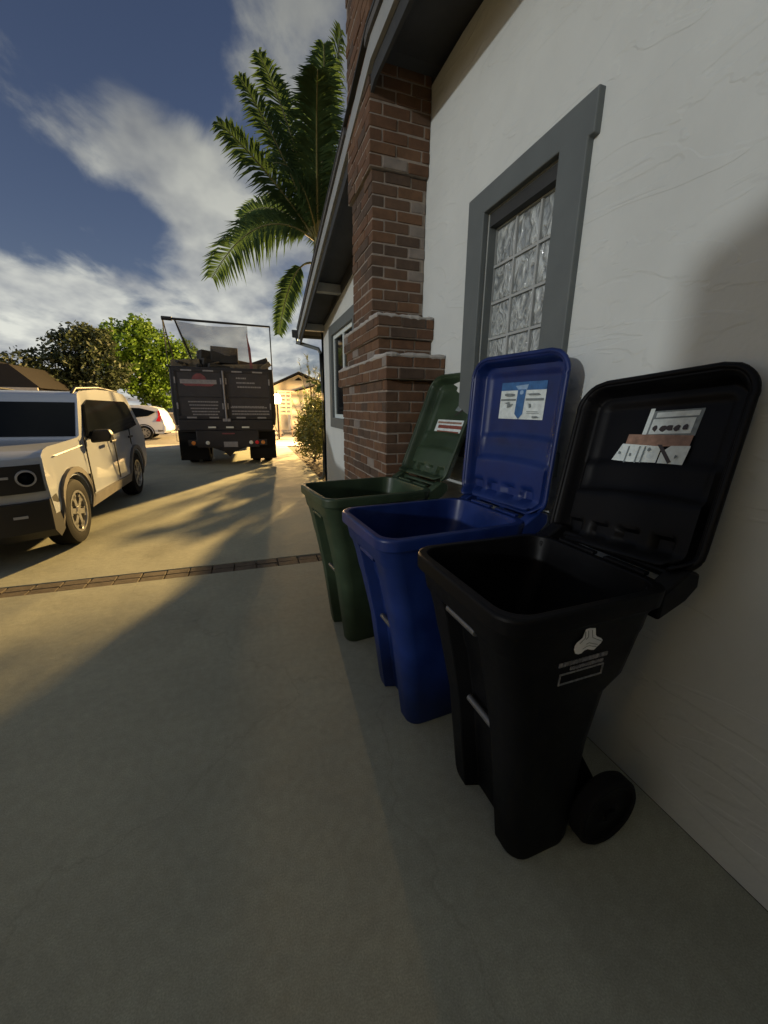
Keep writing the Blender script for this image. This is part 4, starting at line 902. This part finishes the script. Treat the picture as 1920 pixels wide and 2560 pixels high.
# ------------------------------------------------------------------ far houses, fence, lamps
FH = empty('far_house', (4.2, 22, 0), 0, 'cream gabled house at the end of the drive', 'house')
mb = MB(); gx = -1.0
mb.prism([(-2.75, 0), (-2.75, 2.62), (-.95, 3.45), (3.6, 1.6), (3.6, 0)], 'y', 4.0, 9.0)
mb.build('wall', MT['cream_wall'], FH)
mb = MB()
for (xa, za, xb, zb) in ((-3.1, 2.52, -.95, 3.52), (-.95, 3.52, 4.0, 1.5)):
    mb.prism([(xa, za), (xb, zb), (xb, zb + .1), (xa, za + .1)], 'y', 3.6, 9.3)
mb.build('roof', MT['far_roof'], FH)
mb = MB(); mb.prism([(-1.9, 2.2), (1.2, 3.1), (1.2, 3.2), (-1.9, 2.3)], 'y', 1.6, 3.55); mb.build('porch_roof', MT['far_roof'], FH)
mb = MB(); mb.prism([(-1.75, 0), (-1.75, 2.24), (1.2, 3.09), (1.2, 0)], 'y', 1.9, 3.54); mb.build('porch_wall', MT['cream_wall'], FH)
mb = MB(); mb.prism([(-1.2, 3.1), (-.95, 3.3), (-.7, 3.1)], 'y', 3.97, 3.995); mb.build('gable_vent', MT['far_roof'], FH)

DH = empty('dark_house', (-13.6, 28, 0), 0, 'dark hipped house roof far left beyond the street', 'house')
mb = MB(); mb.prism([(-6, 0), (-6, 2.3), (2.4, 2.3), (2.4, 0)], 'y', 0, 6); mb.build('wall', MT['fence_grey'], DH)
mb = MB(); mb.prism([(-7, 2.3), (-2.4, 3.95), (-.2, 3.95), (.9, 3.62), (1.7, 3.55), (2.9, 2.35)], 'y', -.5, 6.5); mb.build('roof', MT['far_roof'], DH)
mb = MB(); mb.box(-6.5, 2.8, -.62, -.52, 2.18, 2.36); mb.build('eave_board', MT['kerb'], DH)

FN = empty('slat_fence', (2.0, 20.8, 0), 0, 'dark horizontal slat fence panel beside the porch lamp', 'fence')
mb = MB()
for k in range(6): mb.box(-.42, .15, 0, .03, 1.12 + k*.19, 1.22 + k*.19)
mb.build('slat', MT['fence_dark'], FN)
mb = MB(); mb.box(-.44, -.38, -.02, .05, .0, 2.22); mb.box(.15, .2, -.02, .05, 0, 2.22); mb.box(-.46, .4, -.03, .06, 2.2, 2.28); mb.box(-.10, -.04, -.02, .05, 1.1, 2.2); mb.build('post', MT['fence_dark'], FN)

BF = empty('garden_wall', (-6, 25.4, 0), 0, 'low pale block wall behind the crossover', 'wall')
mb = MB(); mb.box(-14, 5.2, 0, .2, 0, 1.05); mb.build('blocks', MT['fence_grey'], BF); mb = MB(); mb.box(-14, 5.25, -.03, .23, 1.051, 1.1); mb.build('coping', MT['kerb'], BF)

GLOBE = bpy.data.materials.new('lit_frosted_globe'); GLOBE.use_nodes = True; t_ = GLOBE.node_tree; t_.nodes.clear()
o_ = t_.nodes.new('ShaderNodeOutputMaterial'); e_ = t_.nodes.new('ShaderNodeEmission'); e_.inputs[0].default_value = (1, .70, .28, 1); e_.inputs[1].default_value = 110
tr_ = t_.nodes.new('ShaderNodeBsdfTransparent'); m_ = t_.nodes.new('ShaderNodeMixShader'); m_.inputs[0].default_value = .35
t_.links.new(tr_.outputs[0], m_.inputs[1]); t_.links.new(e_.outputs[0], m_.inputs[2]); t_.links.new(m_.outputs[0], o_.inputs[0])
# porch lamp (lit, in view)
PL = empty('post_lamp', (1.40, 19.4, 0), 0, 'bright warm lamp on a post just right of the truck', 'lamp')
mb = MB(); mb.tube([(0, 0, 0), (0, 0, 1.62)], .04, 10); mb.build('post', MT['fence_dark'], PL, smooth=60)
mb = MB(); mb.lathe([(1.62, .05), (1.66, .14), (1.84, .20), (2.02, .14), (2.08, .04)], (0, 0, 0), 'z', 20); mb.build('globe', GLOBE, PL, smooth=60)
mb = MB(); mb.lathe([(1.60, .02), (1.61, .09), (1.64, .09)], (0, 0, 0), 'z', 16); mb.lathe([(2.08, .08), (2.11, .05), (2.15, .01)], (0, 0, 0), 'z', 16); mb.build('fitting', MT['fence_dark'], PL, smooth=60)
ld = bpy.data.lights.new('post_lamp_light', 'POINT'); ld.energy = 5600; ld.color = (1, .62, .25); ld.shadow_soft_size = .08
lo_ = bpy.data.objects.new('post_lamp_light', ld); COL.objects.link(lo_); lo_.location = (0, 0, 1.84); lo_.parent = PL

# street lamp: stands up the street, hidden from here by the house
SL = empty('street_lamp', (13.5, 32, .6), 0, 'tall street lamp with a warm head up the street behind the house', 'street lamp')
mb = MB(); mb.tube([(0, 0, -.7), (0, 0, 8.9), (-.3, -.3, 9.3), (-1.1, -1.1, 9.35)], [.11, .07, .05, .045], 10); mb.build('pole', MT['steel'], SL, smooth=60)
mb = MB(); mb.prism([(-.35, .0), (.35, .0), (.28, .14), (-.28, .14)], 'y', -.14, .14); o = mb.build('lamp_head', MT['steel'], SL, bevel=.02); o.location = (-1.3, -1.3, 9.3); o.rotation_euler = (0, 0, R(45))
ld = bpy.data.lights.new('street_lamp_light', 'SPOT'); ld.energy = 150000; ld.color = (1, .63, .22); ld.shadow_soft_size = .38; ld.spot_size = R(176); ld.spot_blend = 1.0
lo_ = bpy.data.objects.new('street_lamp_light', ld); COL.objects.link(lo_); lo_.parent = SL; lo_.location = (-1.35, -1.35, 9.22)
lo_.rotation_euler = (Vector((-5.0, 15, 0)) - Vector((12.15, 30.65, 9.82))).to_track_quat('-Z', 'Y').to_euler()

# unseen garage block and fence, added to shade the wall and bounce light
GA = empty('added_garage_block', (-.9, -2.66, 0), 0, 'plain stucco garage block added unseen behind the viewer to shade the wall', 'garage')
mb = MB(); mb.box(-2.3, 2.3, -2.2, 1.9, 0, 2.79); mb.build('wall', MT['stucco'], GA)
mb = MB(); mb.box(-2.3, 2.3, -2.2, 1.9, 2.791, 2.82); mb.build('roof', MT['far_roof'], GA)
mb = MB(); mb.box(-1.3, 1.3, 1.901, 1.93, 0, 2.1); mb.build('door', MT['sticker_white'], GA)
NF = empty('added_side_fence', (-7.9, 5, 0), 0, 'grey board fence added unseen beside the drive to shape the light', 'fence')
mb = MB(); mb.box(0, .04, -10, 8, 0, 1.8); mb.build('boards', MT['fence_grey'], NF)
bpy.context.view_layer.update()
